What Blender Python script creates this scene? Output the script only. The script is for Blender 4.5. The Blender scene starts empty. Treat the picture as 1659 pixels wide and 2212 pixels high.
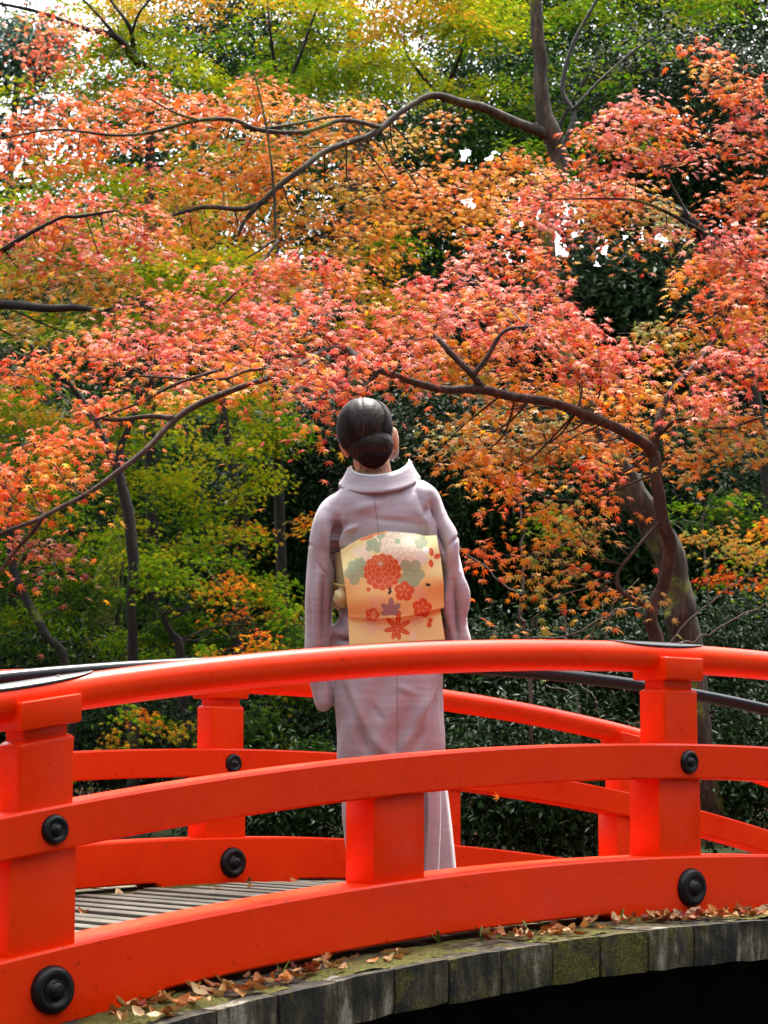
import bpy, bmesh, math, random
import numpy as np
from mathutils import Vector, Matrix, noise as mnoise

rnd = random.Random(7)
rng = np.random.default_rng(11)
S = bpy.context.scene
COL = S.collection

# ------------------------------------------------------------------ camera, sky, sun, exposure
EYE = 1.6
PHI = 0.1141                     # camera looks up a little
FPX = 4826.0                     # focal length for a 1659 px wide frame
cam = bpy.data.cameras.new('camera')
camo = bpy.data.objects.new('camera', cam); COL.objects.link(camo)
camo.location = (0, 0, EYE)
camo.rotation_euler = (math.pi/2 + PHI, 0, 0)
cam.sensor_fit = 'HORIZONTAL'; cam.sensor_width = 36; cam.lens = 36*FPX/1659
cam.clip_start = .1; cam.clip_end = 400
cam.dof.use_dof = True; cam.dof.focus_distance = 7.2; cam.dof.aperture_fstop = 14
S.camera = camo

SUN_EL, SUN_AZ = math.radians(64), math.radians(14)   # azimuth from +Y, clockwise
w = bpy.data.worlds.new('World'); S.world = w; w.use_nodes = True
nt = w.node_tree; nt.nodes.clear()
sky = nt.nodes.new('ShaderNodeTexSky'); sky.sky_type = 'NISHITA'; sky.sun_disc = False
sky.sun_elevation = SUN_EL; sky.sun_rotation = SUN_AZ
sky.air_density = 1.0; sky.dust_density = 1.4; sky.ozone_density = 1.0
hs = nt.nodes.new('ShaderNodeHueSaturation'); hs.inputs['Saturation'].default_value = .10   # overcast: the blue is veiled
bg = nt.nodes.new('ShaderNodeBackground'); bg.inputs['Strength'].default_value = .10
wo = nt.nodes.new('ShaderNodeOutputWorld')
nt.links.new(sky.outputs[0], hs.inputs['Color']); nt.links.new(hs.outputs[0], bg.inputs['Color']); nt.links.new(bg.outputs[0], wo.inputs[0])
sl = bpy.data.lights.new('sun', 'SUN'); sl.energy = 1.5; sl.angle = math.radians(14); sl.color = (1, .93, .82)
so = bpy.data.objects.new('sun', sl); COL.objects.link(so)
sd = Vector((math.sin(SUN_AZ)*math.cos(SUN_EL), math.cos(SUN_AZ)*math.cos(SUN_EL), math.sin(SUN_EL)))
so.rotation_euler = sd.to_track_quat('Z', 'Y').to_euler(); so.location = (0, -5, 30)
S.view_settings.view_transform = 'Standard'; S.view_settings.look = 'None'
S.view_settings.exposure = 2.85; S.view_settings.gamma = 1; S.view_settings.use_curve_mapping = False
S.cycles.max_bounces = 8; S.cycles.transparent_max_bounces = 4; S.cycles.transmission_bounces = 4
S.cycles.sample_clamp_indirect = 4

# ------------------------------------------------------------------ helpers
CP, SP = math.cos(PHI), math.sin(PHI)
def P(x, y, Y):
    """point at forward distance Y on the sight line through pixel (x, y) of the 1659x2212 photograph"""
    x = np.asarray(x, float); y = np.asarray(y, float)
    u = (x-829.5)/FPX; v = (1106-y)/FPX
    d = CP - v*SP; k = Y/d
    return np.stack([u*k, np.broadcast_to(np.asarray(Y, float), (u*k).shape), EYE + (SP+v*CP)*k], -1)
def px2m(px, Y): return px*Y/FPX

TH = .6968; CT, ST = math.cos(TH), math.sin(TH); KAP = .0717; SA = 1.1164
def B(s, n, h):
    """bridge coordinates: s along, n across (away from the viewer), h height relative to eye level at the crown"""
    s = np.asarray(s, float); n = np.asarray(n, float); h = np.asarray(h, float)
    s, n, h = np.broadcast_arrays(s, n, h)
    return np.stack([s*CT - n*ST, 6 + s*ST + n*CT, EYE + h - .5*KAP*(s-SA)**2], -1)

def props(o, label=None, cat=None, group=None, kind=None):
    if label: o['label'] = label
    if cat: o['category'] = cat
    if group: o['group'] = group
    if kind: o['kind'] = kind
    return o
ROOT = {}
def thing(name, label, cat, loc=(0, 0, 0), group=None):
    o = bpy.data.objects.new(name, None); COL.objects.link(o); o.location = loc
    o.empty_display_size = .2
    ROOT[o.name] = Vector(loc)
    return props(o, label, cat, group)
def link(name, me, parent=None, mat=None, smooth=True, kind=None):
    o = bpy.data.objects.new(name, me); COL.objects.link(o)
    if mat is not None and not me.materials: me.materials.append(mat)
    if parent is not None:
        o.parent = parent
        ROOT[o.name] = ROOT.get(parent.name, Vector((0, 0, 0)))
    if kind: o['kind'] = kind
    return o
def origin(parent):
    return np.array(ROOT[parent.name]) if parent is not None and parent.name in ROOT else np.zeros(3)
def mesh(name, V, F, mat=None, parent=None, smooth=True, kind=None, col=None, autos=None):
    me = bpy.data.meshes.new(name)
    V = np.asarray(V, float) - origin(parent)
    me.from_pydata(V.tolist(), [], [list(map(int, f)) for f in F]); me.update()
    if smooth: me.polygons.foreach_set('use_smooth', [True]*len(me.polygons))
    if autos is not None and smooth:
        me.set_sharp_from_angle(angle=math.radians(autos))
    if col is not None:
        a = me.color_attributes.new('Col', 'FLOAT_COLOR', 'POINT')
        c = np.ones((len(V), 4), np.float32); c[:, :3] = col; a.data.foreach_set('color', c.ravel())
    return link(name, me, parent, mat, smooth, kind)
def trimesh(name, V, T, col=None, mat=None, parent=None, kind=None, smooth=False):
    """big triangle mesh straight from numpy arrays"""
    V = np.asarray(V, np.float32) - origin(parent).astype(np.float32); T = np.asarray(T, np.int32)
    me = bpy.data.meshes.new(name)
    me.vertices.add(len(V)); me.vertices.foreach_set('co', V.ravel())
    me.loops.add(T.size); me.loops.foreach_set('vertex_index', T.ravel())
    me.polygons.add(len(T)); me.polygons.foreach_set('loop_start', np.arange(0, T.size, 3, dtype=np.int32))
    me.update(calc_edges=True)
    if not smooth: me.shade_flat()
    else: me.shade_smooth()
    if col is not None:
        a = me.color_attributes.new('Col', 'FLOAT_COLOR', 'POINT')
        c = np.ones((len(V), 4), np.float32); c[:, :3] = col; a.data.foreach_set('color', c.ravel())
    return link(name, me, parent, mat, True, kind)

class MB:
    def __init__(s): s.V = []; s.F = []; s.n = 0
    def add(s, V, F):
        V = np.asarray(V, float); s.V.append(V); s.F += [[i+s.n for i in f] for f in F]; s.n += len(V)
    def build(s, name, mat, parent=None, **k): return mesh(name, np.concatenate(s.V), s.F, mat, parent, **k)

def catmull(pts, sub=5):
    p = np.asarray(pts, float)
    if len(p) < 3: return np.concatenate([p[:1]+(p[1:]-p[:1])*t for t in np.linspace(0, 1, sub+1)[:, None]])
    q = np.vstack([2*p[0]-p[1], p, 2*p[-1]-p[-2]]); out = []
    for i in range(len(p)-1):
        a, b, c, d = q[i:i+4]
        for t in np.linspace(0, 1, sub, endpoint=False):
            out.append(.5*((2*b)+(-a+c)*t+(2*a-5*b+4*c-d)*t*t+(-a+3*b-3*c+d)*t**3))
    out.append(p[-1]); return np.array(out)
def tube(mb, pts, radii, sides=7, rough=0., seed=0, cap=True):
    pts = np.asarray(pts, float); n = len(pts); radii = np.broadcast_to(np.asarray(radii, float), (n,))
    tan = np.gradient(pts, axis=0); tan /= np.linalg.norm(tan, axis=1, keepdims=True)+1e-9
    up = np.array([0, 0, 1.]) if abs(tan[0, 2]) < .9 else np.array([1., 0, 0])
    a = np.cross(up, tan[0]); a /= np.linalg.norm(a); V = []; r_ = np.random.default_rng(seed)
    ph = r_.uniform(0, 6, 4)
    for i in range(n):
        a = a - tan[i]*np.dot(a, tan[i]); a /= np.linalg.norm(a); b = np.cross(tan[i], a)
        for k in range(sides):
            t = 2*math.pi*k/sides
            r = radii[i]*(1+rough*(math.sin(2*t+ph[0]+i*.12)*.5+math.sin(3*t+ph[1]-i*.08)*.4+math.sin(i*.3+ph[2])*.3+r_.uniform(-.3, .3)))
            V.append(pts[i]+(a*math.cos(t)+b*math.sin(t))*r)
    F = [[i*sides+k, i*sides+(k+1) % sides, (i+1)*sides+(k+1) % sides, (i+1)*sides+k] for i in range(n-1) for k in range(sides)]
    if cap: F += [list(range(sides))[::-1], [(n-1)*sides+k for k in range(sides)]]
    mb.add(V, F)

# ------------------------------------------------------------------ materials
def mat(name):
    m = bpy.data.materials.new(name); m.use_nodes = True
    n = m.node_tree.nodes; l = m.node_tree.links
    return m, n, l, n['Principled BSDF']
def N(n, t, **k):
    x = n.new('ShaderNode'+t)
    for a, b in k.items():
        if a.startswith('i_'): x.inputs[a[2:].replace('_', ' ')].default_value = b
        else: setattr(x, a, b)
    return x
def ramp(n, l, src, stops):
    r = n.new('ShaderNodeValToRGB'); e = r.color_ramp.elements
    while len(e) < len(stops): e.new(.5)
    for q, (p, c) in zip(e, stops):
        q.position = p; q.color = (*c, 1) if len(c) == 3 else c
    l.new(src, r.inputs[0]); return r
def bump(n, l, b, src, strength, dist=.01, prev=None):
    x = N(n, 'Bump'); x.inputs['Strength'].default_value = strength; x.inputs['Distance'].default_value = dist
    l.new(src, x.inputs['Height'])
    if prev: l.new(prev.outputs[0], x.inputs['Normal'])
    l.new(x.outputs[0], b.inputs['Normal']); return x
def mix(n, l, fac, a, b):
    x = N(n, 'Mix', data_type='RGBA')
    for s, v in ((0, fac), (6, a), (7, b)):
        if hasattr(v, 'links'): l.new(v, x.inputs[s])
        else: x.inputs[s].default_value = (*v, 1) if isinstance(v, tuple) else v
    return x.outputs[2]

def m_paint():
    m, n, l, b = mat('vermilion_lacquer')
    tc = N(n, 'TexCoord')
    n1 = N(n, 'TexNoise', i_Scale=3.5, i_Detail=8., i_Roughness=.65); l.new(tc.outputs['Object'], n1.inputs[0])
    n2 = N(n, 'TexNoise', i_Scale=55., i_Detail=5.); l.new(tc.outputs['Object'], n2.inputs[0])
    mp = N(n, 'Mapping'); mp.inputs['Scale'].default_value = (30, 30, 6); l.new(tc.outputs['Object'], mp.inputs[0])
    n3 = N(n, 'TexNoise', i_Scale=9., i_Detail=4.); l.new(tc.outputs['Object'], n3.inputs[0])
    r = ramp(n, l, n1.outputs[0], [(.3, (.80, .026, .0003)), (.55, (.87, .037, .0004)), (.75, (.89, .048, .0006))])
    spots = ramp(n, l, n2.outputs[0], [(.26, (1, 1, 1)), (.33, (0, 0, 0))])
    c = mix(n, l, spots.outputs[0], r.outputs[0], (.50, .014, .002))
    l.new(c, b.inputs['Base Color'])
    rr = ramp(n, l, n1.outputs[0], [(.3, (.22,)*3), (.7, (.42,)*3)]); l.new(rr.outputs[0], b.inputs['Roughness'])
    q = bump(n, l, b, n3.outputs[0], .25, .004); bump(n, l, b, n2.outputs[0], .08, .002, q)
    b.inputs['Specular IOR Level'].default_value = .16
    b.inputs['Coat Weight'].default_value = .04; b.inputs['Coat Roughness'].default_value = .18
    return m
def m_iron():
    m, n, l, b = mat('black_iron')
    tc = N(n, 'TexCoord'); n1 = N(n, 'TexNoise', i_Scale=60., i_Detail=6.); l.new(tc.outputs['Object'], n1.inputs[0])
    r = ramp(n, l, n1.outputs[0], [(.35, (.003, .0035, .006)), (.7, (.010, .011, .016))]); l.new(r.outputs[0], b.inputs['Base Color'])
    b.inputs['Roughness'].default_value = .30; b.inputs['Specular IOR Level'].default_value = .3; bump(n, l, b, n1.outputs[0], .2, .002); return m
def m_wood(top=False):
    m, n, l, b = mat('weathered_grey_timber')
    tc = N(n, 'TexCoord'); oi = N(n, 'ObjectInfo')
    ad = N(n, 'VectorMath', operation='ADD'); l.new(tc.outputs['Object'], ad.inputs[0])
    sc = N(n, 'VectorMath', operation='SCALE'); sc.inputs['Scale'].default_value = 17.; cb = N(n, 'CombineXYZ')
    for i in range(3): l.new(oi.outputs['Random'], cb.inputs[i])
    l.new(cb.outputs[0], sc.inputs[0]); l.new(sc.outputs[0], ad.inputs[1])
    mp = N(n, 'Mapping'); mp.inputs['Scale'].default_value = (1, 1, .22); l.new(ad.outputs[0], mp.inputs[0])
    st = N(n, 'TexNoise', i_Scale=26., i_Detail=8., i_Roughness=.7); l.new(mp.outputs[0], st.inputs[0])
    bl = N(n, 'TexNoise', i_Scale=9., i_Detail=9., i_Roughness=.72, i_Distortion=.8); l.new(ad.outputs[0], bl.inputs[0])
    fine = N(n, 'TexNoise', i_Scale=140., i_Detail=6.); l.new(ad.outputs[0], fine.inputs[0])
    wn = N(n, 'TexWhiteNoise', noise_dimensions='1D'); l.new(oi.outputs['Random'], wn.inputs['W'])
    sh = N(n, 'MapRange'); sh.inputs['To Min'].default_value = -.055; sh.inputs['To Max'].default_value = .045; l.new(wn.outputs['Value'], sh.inputs[0])
    big = N(n, 'TexNoise', i_Scale=5., i_Detail=5., i_Distortion=1.2); l.new(ad.outputs[0], big.inputs[0])
    s1 = N(n, 'Math', operation='ADD'); l.new(st.outputs[0], s1.inputs[0]); l.new(sh.outputs[0], s1.inputs[1])
    s2 = N(n, 'Math', operation='MULTIPLY_ADD'); l.new(big.outputs[0], s2.inputs[0]); s2.inputs[1].default_value = .55; l.new(s1.outputs[0], s2.inputs[2])
    s3 = N(n, 'Math', operation='SUBTRACT'); l.new(s2.outputs[0], s3.inputs[0]); s3.inputs[1].default_value = .275
    base = ramp(n, l, s3.outputs[0], [(.34, (.003, .003, .002)), (.47, (.022, .019, .012)), (.58, (.085, .066, .038)), (.70, (.30, .28, .23))])
    mo = N(n, 'Math', operation='MULTIPLY_ADD'); l.new(oi.outputs['Random'], mo.inputs[0]); mo.inputs[1].default_value = .30; mo.inputs[2].default_value = -.205
    ma = N(n, 'Math', operation='ADD'); l.new(bl.outputs[0], ma.inputs[0]); l.new(mo.outputs[0], ma.inputs[1])
    mr = ramp(n, l, ma.outputs[0], [(.47, (0, 0, 0)), (.62, (1, 1, 1))])
    mcol = ramp(n, l, fine.outputs[0], [(.3, (.012, .014, .001)), (.55, (.09, .08, .005)), (.72, (.20, .17, .012))])
    c = mix(n, l, mr.outputs[0], base.outputs[0], mcol.outputs[0])
    l.new(c, b.inputs['Base Color']); b.inputs['Roughness'].default_value = .85
    q = bump(n, l, b, bl.outputs[0], .7, .02); bump(n, l, b, fine.outputs[0], .5, .006, q)
    return m
def simple(name, cols, scale=8., rough=.8, bs=.4, bd=.01, stretch=None, detail=7., spec=.5):
    m, n, l, b = mat(name); tc = N(n, 'TexCoord'); src = tc.outputs['Object']
    if stretch: mp = N(n, 'Mapping'); mp.inputs['Scale'].default_value = stretch; l.new(src, mp.inputs[0]); src = mp.outputs[0]
    n1 = N(n, 'TexNoise', i_Scale=scale, i_Detail=detail, i_Roughness=.65); l.new(src, n1.inputs[0])
    k = len(cols); r = ramp(n, l, n1.outputs[0], [(.3+.4*i/max(1, k-1), c) for i, c in enumerate(cols)])
    l.new(r.outputs[0], b.inputs['Base Color']); b.inputs['Roughness'].default_value = rough
    b.inputs['Specular IOR Level'].default_value = spec
    if bs: bump(n, l, b, n1.outputs[0], bs, bd)
    return m
def m_leaf(name, obj=False, trans=.40, rough=.42, spec=.42):
    m, n, l, b = mat(name)
    if obj: c = N(n, 'ObjectInfo').outputs['Color']
    else:
        a = N(n, 'Attribute', attribute_name='Col'); c = a.outputs['Color']
    l.new(c, b.inputs['Base Color']); b.inputs['Roughness'].default_value = rough; b.inputs['Specular IOR Level'].default_value = spec
    if trans > 0:
        t = N(n, 'BsdfTranslucent'); g = N(n, 'Gamma'); g.inputs[1].default_value = 1.15; l.new(c, g.inputs[0]); l.new(g.outputs[0], t.inputs[0])
        mx = N(n, 'MixShader'); mx.inputs[0].default_value = trans
        l.new(b.outputs[0], mx.inputs[1]); l.new(t.outputs[0], mx.inputs[2]); l.new(mx.outputs[0], n['Material Output'].inputs[0])
    return m
def m_bark(name, cols, moss=0., scale=26.):
    m, n, l, b = mat(name); tc = N(n, 'TexCoord')
    mp = N(n, 'Mapping'); mp.inputs['Scale'].default_value = (1, 1, .25); l.new(tc.outputs['Object'], mp.inputs[0])
    n1 = N(n, 'TexNoise', i_Scale=scale, i_Detail=9., i_Roughness=.7); l.new(mp.outputs[0], n1.inputs[0])
    n2 = N(n, 'TexNoise', i_Scale=5., i_Detail=6.); l.new(tc.outputs['Object'], n2.inputs[0])
    n3 = N(n, 'TexNoise', i_Scale=70., i_Detail=4.); l.new(tc.outputs['Object'], n3.inputs[0])
    r = ramp(n, l, n1.outputs[0], [(.32, cols[0]), (.5, cols[1]), (.68, cols[2])])
    mr = ramp(n, l, n2.outputs[0], [(.62-moss*.5, (0, 0, 0)), (.72-moss*.5, (1, 1, 1))])
    g = ramp(n, l, n3.outputs[0], [(.35, (.03, .045, .006)), (.65, (.16, .2, .02))])
    c = mix(n, l, mr.outputs[0], r.outputs[0], g.outputs[0]) if moss > 0 else r.outputs[0]
    l.new(c, b.inputs['Base Color']); b.inputs['Roughness'].default_value = .85
    q = bump(n, l, b, n1.outputs[0], .8, .03); bump(n, l, b, n3.outputs[0], .35, .008, q)
    return m
M_RED = m_paint(); M_IRON = m_iron(); M_WOOD = m_wood()
M_BATTEN = simple('bleached_batten_wood', [(.03, .025, .018), (.085, .075, .058), (.16, .147, .125)], 2.5, .85, .05, .002, (1, 1, 1))
M_GIRDER = simple('shade_black_girder', [(.002, .002, .002), (.006, .006, .005)], 6, .95, 0, spec=.1)  # near-black colour carries the deep shade under the deck
M_MOSS = simple('yellow_green_moss', [(.02, .02, .002), (.08, .075, .006), (.17, .15, .015)], 90, .95, .8, .006)
M_GRASS = simple('grass_blade_green', [(.04, .12, .01), (.12, .3, .03)], 9, .5, 0)
M_LEAF = m_leaf('maple_leaf', spec=.07, trans=.46, rough=.40); M_GREEN = m_leaf('green_maple_leaf', spec=.0, trans=.55, rough=.5); M_LEAF1 = m_leaf('maple_leaf_single', obj=True, spec=.07, trans=.46, rough=.40)
M_EVER = m_leaf('evergreen_leaf', trans=.12, rough=.40, spec=.05)
M_DEAD = m_leaf('dead_leaf', obj=True, trans=.12, rough=.55, spec=.4)
M_BARK_R = m_bark('red_brown_maple_bark', [(.012, .005, .004), (.045, .02, .014), (.11, .055, .04)])
M_BARK_G = m_bark('grey_brown_maple_bark', [(.006, .004, .003), (.032, .021, .013), (.11, .074, .048)], .15)
M_BARK_D = m_bark('dark_wet_bark', [(.003, .003, .003), (.009, .008, .007), (.022, .019, .015)], .1)
M_BARK_M = m_bark('moss_covered_bark', [(.03, .03, .01), (.08, .08, .02), (.15, .14, .03)], .7)
M_TWIG = simple('pale_twig_bark', [(.04, .035, .025), (.12, .10, .075)], 20, .8, 0)

# ------------------------------------------------------------------ ground, hill, water
def smooth(a, b, x): t = np.clip((x-a)/(b-a), 0, 1); return t*t*(3-2*t)
def ground_z(X, Y):
    n = np.sin(X*.7+Y*.31)*.10+np.sin(X*.23-Y*.5+1)*.16+np.sin(X*1.9+Y*1.3)*.03
    z = -.45 + smooth(8.8, 11.5, Y+.10*X)*1.35 + np.clip(Y-12, 0, 9)*.06 + np.clip(Y-21, 0, 60)*.36 - np.clip(Y-60, 0, 200)*.3
    z = z + smooth(2.6, .5, Y)*.7
    sb = X*CT+(Y-6)*ST; nb = -X*ST+(Y-6)*CT
    z = z + smooth(3.6, 5.2, np.abs(sb-1.1))*smooth(4, 1.5, np.abs(nb-1.2))*.9*smooth(11.5, 9, Y)
    return z + n*smooth(8, 14, Y)
gx = np.concatenate([np.linspace(-150, -24, 16), np.linspace(-22, 22, 90), np.linspace(24, 150, 16)])
gy = np.concatenate([np.linspace(-90, -6, 10), np.linspace(-4, 46, 100), np.linspace(48, 200, 24)])
GX, GY = np.meshgrid(gx, gy); GZ = ground_z(GX, GY)
nx, ny = len(gx), len(gy)
F = [[j*nx+i, j*nx+i+1, (j+1)*nx+i+1, (j+1)*nx+i] for j in range(ny-1) for i in range(nx-1)]
m, n, l, b = mat('leaf_litter_soil'); tc = N(n, 'TexCoord')
v = N(n, 'TexVoronoi', i_Scale=16.); l.new(tc.outputs['Object'], v.inputs[0]); n1 = N(n, 'TexNoise', i_Scale=1.3, i_Detail=8.); l.new(tc.outputs['Object'], n1.inputs[0])
lit = ramp(n, l, v.outputs['Color'], [(.2, (.006, .004, .002)), (.5, (.02, .010, .005)), (.8, (.06, .024, .008))])
grn = ramp(n, l, v.outputs['Color'], [(.2, (.008, .012, .005)), (.8, (.025, .04, .01))])
l.new(mix(n, l, ramp(n, l, n1.outputs[0], [(.42, (0, 0, 0)), (.58, (1, 1, 1))]).outputs[0], lit.outputs[0], grn.outputs[0]), b.inputs['Base Color'])
b.inputs['Roughness'].default_value = 1; b.inputs['Specular IOR Level'].default_value = .1; bump(n, l, b, v.outputs['Distance'], .6, .04); M_SOIL = m
props(mesh('ground', np.stack([GX, GY, GZ], -1).reshape(-1, 3), F, M_SOIL), kind='structure')
m, n, l, b = mat('dark_pond_water'); n1 = N(n, 'TexNoise', i_Scale=2.2, i_Detail=4.)
b.inputs['Base Color'].default_value = (.003, .004, .003, 1); b.inputs['Roughness'].default_value = .06; bump(n, l, b, n1.outputs[0], .15, .05)
props(mesh('water', [(-60, -2, -.05), (60, -2, -.05), (60, 13, -.05), (-60, 13, -.05)], [[0, 1, 2, 3]], m, smooth=False), kind='structure')

# ------------------------------------------------------------------ the bridge
W = 2.322
bridge = thing('footbridge', 'arched timber footbridge with vermilion railings, black domed nail covers and mossy deck edge', 'bridge', tuple(B(SA, 1.2, -.44)))
SV = np.arange(-3.4, 6.61, .1)
def sweep(name, prof, sv, parent, mt, autos=40, **k):
    """prof(s) -> list of (n, h)"""
    V = []; m_ = None
    for s in sv:
        p = np.array(prof(s)); m_ = len(p); V.append(B(s, p[:, 0], p[:, 1]))
    V = np.concatenate(V); K = len(sv)
    F = [[i*m_+j, i*m_+(j+1) % m_, (i+1)*m_+(j+1) % m_, (i+1)*m_+j] for i in range(K-1) for j in range(m_)]
    F += [list(range(m_))[::-1], [(K-1)*m_+j for j in range(m_)]]
    return mesh(name, V, [f[::-1] for f in F], mt, parent, autos=autos, **k)
def rect(n0, n1, h0, h1, b=.006):
    return [(n0+b, h0), (n1-b, h0), (n1, h0+b), (n1, h1-b), (n1-b, h1), (n0+b, h1), (n0, h1-b), (n0, h0+b)]
def block(name, s0, s1, n0, n1, h0, h1, parent, b=.006, bt=None, mt=None, wob=0):
    """chamfered timber block following the arch"""
    bt = b if bt is None else bt
    me = bmesh.new(); bmesh.ops.create_cube(me, size=1)
    for v_ in me.verts:
        v_.co = Vector(((s0+s1)/2+v_.co.x*(s1-s0), (n0+n1)/2+v_.co.y*(n1-n0), (h0+h1)/2+v_.co.z*(h1-h0)))
    me.edges.ensure_lookup_table()
    if bt > b:
        top = [e for e in me.edges if all(q.co.z > (h0+h1)/2 for q in e.verts)]
        bmesh.ops.bevel(me, geom=top, offset=bt, segments=4, profile=.5, affect='EDGES')
        vert = [e for e in me.edges if abs(e.verts[0].co.z-e.verts[1].co.z) > (h1-h0)*.5]
        bmesh.ops.bevel(me, geom=vert, offset=b, segments=2, profile=.5, affect='EDGES')
    else:
        bmesh.ops.bevel(me, geom=list(me.edges), offset=b, segments=2, profile=.5, affect='EDGES')
    me.verts.index_update()
    V = np.array([v_.co[:] for v_ in me.verts]); F = [[q.index for q in f.verts] for f in me.faces]; me.free()
    if wob:
        V[:, 0] += wob*(rng.random()-.5)
    return mesh(name, B(V[:, 0], V[:, 1], V[:, 2]), F, mt or M_RED, parent, autos=45)
def lathe_bolt(name, s, n, h, r, side, parent):
    prof = [(0, .026), (.28, .025), (.33, .020), (.42, .012), (.50, .012), (.60, .018), (.78, .020), (.92, .013), (1.0, .004), (1.0, -.004)]
    k = 28; V = []; F = []
    for i, (a, d) in enumerate(prof):
        for j in range(k):
            t = 2*math.pi*j/k; V.append((s+a*r*math.cos(t), n-side*(d*r/.05), h+a*r*math.sin(t)))
    for i in range(len(prof)-1):
        for j in range(k): F.append([i*k+j, i*k+(j+1) % k, (i+1)*k+(j+1) % k, (i+1)*k+j])
    V = np.array(V); s_ = V[:, 0]
    return mesh(name, B(V[:, 0], V[:, 1], V[:, 2] + .5*KAP*((s_-SA)**2-(s-SA)**2)), F, M_IRON, parent)

def railing(n0, sgn, posts, shorts, label):
    """n0: plane of the face turned to the viewer; sgn +1 outer railing, the far one shows its inner face"""
    N_ = lambda a: n0 + a
    feet = posts
    def low(s):
        d = min(abs(s-p) for p in feet)
        hb = -.443 if d < .30 else (-.42 if d > .335 else -.443+.023*(d-.30)/.035)
        return rect(N_(0), N_(.17), hb, -.2615)
    sv = np.unique(np.round(np.concatenate([SV, [p+q for p in feet for q in (-.335, -.30, .30, .335)]]), 4))
    lo = sweep('lower_beam', low, sv, bridge, M_RED)
    mi = sweep('middle_beam', lambda s: rect(N_(0), N_(.13), -.033, .073), SV, bridge, M_RED)
    rc, rr = .332, .0452
    ra = sweep('top_rail', lambda s: [(N_(.066)+rr*math.cos(t), rc+rr*1.0*math.sin(t)) for t in np.linspace(0, 2*math.pi, 28, endpoint=False)[::-1]][::-1], np.arange(-3.4, 6.61, .07), bridge, M_RED, autos=80)
    for o in (lo, mi, ra): o['label'] = label
    for p in posts:
        block('post', p-.092, p+.092, N_(.024), N_(.148), -.2615-.01, -.033+.01, bridge)
        block('post_upper_block', p-.076, p+.076, N_(.014), N_(.118), .068, .240, bridge, b=.010, bt=.020)
        block('post_neck', p-.062, p+.062, N_(.026), N_(.106), .225, .272, bridge, b=.004)
        block('post_cap', p-.083, p+.083, N_(-.004), N_(.136), .264, .332, bridge, b=.005)
        for f, s_ in ((0, 1), (.17, -1)): lathe_bolt('nail_cover', p+.014, N_(f), -.355, .058, s_, lo)
        for f, s_ in ((0, 1), (.13, -1)): lathe_bolt('nail_cover', p+.014, N_(f), .018, .0365, s_, mi)
        # black metal cap wrapped over the joint of the top rail
        if sgn < 0: continue
        V = []; F = []; K, J = 21, 9
        for i in range(K):
            t = -1+2*i/(K-1); half = .85*math.sqrt(max(0, 1-abs(t)**2.2))+.01
            for j in range(J):
                a = math.pi/2+half*(-1+2*j/(J-1)); V.append((p-.05+t*.21, N_(.066)+(rr+.003)*math.cos(a), rc+(rr+.003)*math.sin(a)))
        for i in range(K-1):
            for j in range(J-1): F.append([i*J+j, i*J+j+1, (i+1)*J+j+1, (i+1)*J+j])
        V = np.array(V); o = mesh('joint_cap', B(V[:, 0], V[:, 1], V[:, 2]), F, M_IRON, ra)
        sm = o.modifiers.new('solid', 'SOLIDIFY'); sm.thickness = .0025; sm.offset = -1
        for q in (-.17, .08):      # small rivets
            mb = MB(); a = np.linspace(0, 2*math.pi, 8, endpoint=False)
            mb.add(B(p-.03+q+.004*np.cos(a), N_(.066)-.012+.004*np.sin(a), rc+rr+.0032), [list(range(8))])
            mb.add(B(p-.03+q+.0025*np.cos(a), N_(.066)-.012+.0025*np.sin(a), rc+rr+.0055), [list(range(8))])
            mb.F += [[j, (j+1) % 8, 8+(j+1) % 8, 8+j] for j in range(8)]
            mb.build('rivet', M_BATTEN, ra)
    for p in shorts:
        block('short_post', p-.09, p+.09, N_(.024), N_(.146), -.2615-.01, -.033+.01, bridge)
railing(0, 1, [-3.246, -1.032, 1.182, 3.396, 5.61], [-2.139, .075, 2.289, 4.503], 'vermilion timber of the railing nearest the viewer')
railing(W, -1, [-3.246, -1.032, 1.182, 3.396, 5.61], [-2.139, .075, 2.289, 4.503], 'vermilion timber of the railing behind the woman')

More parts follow.
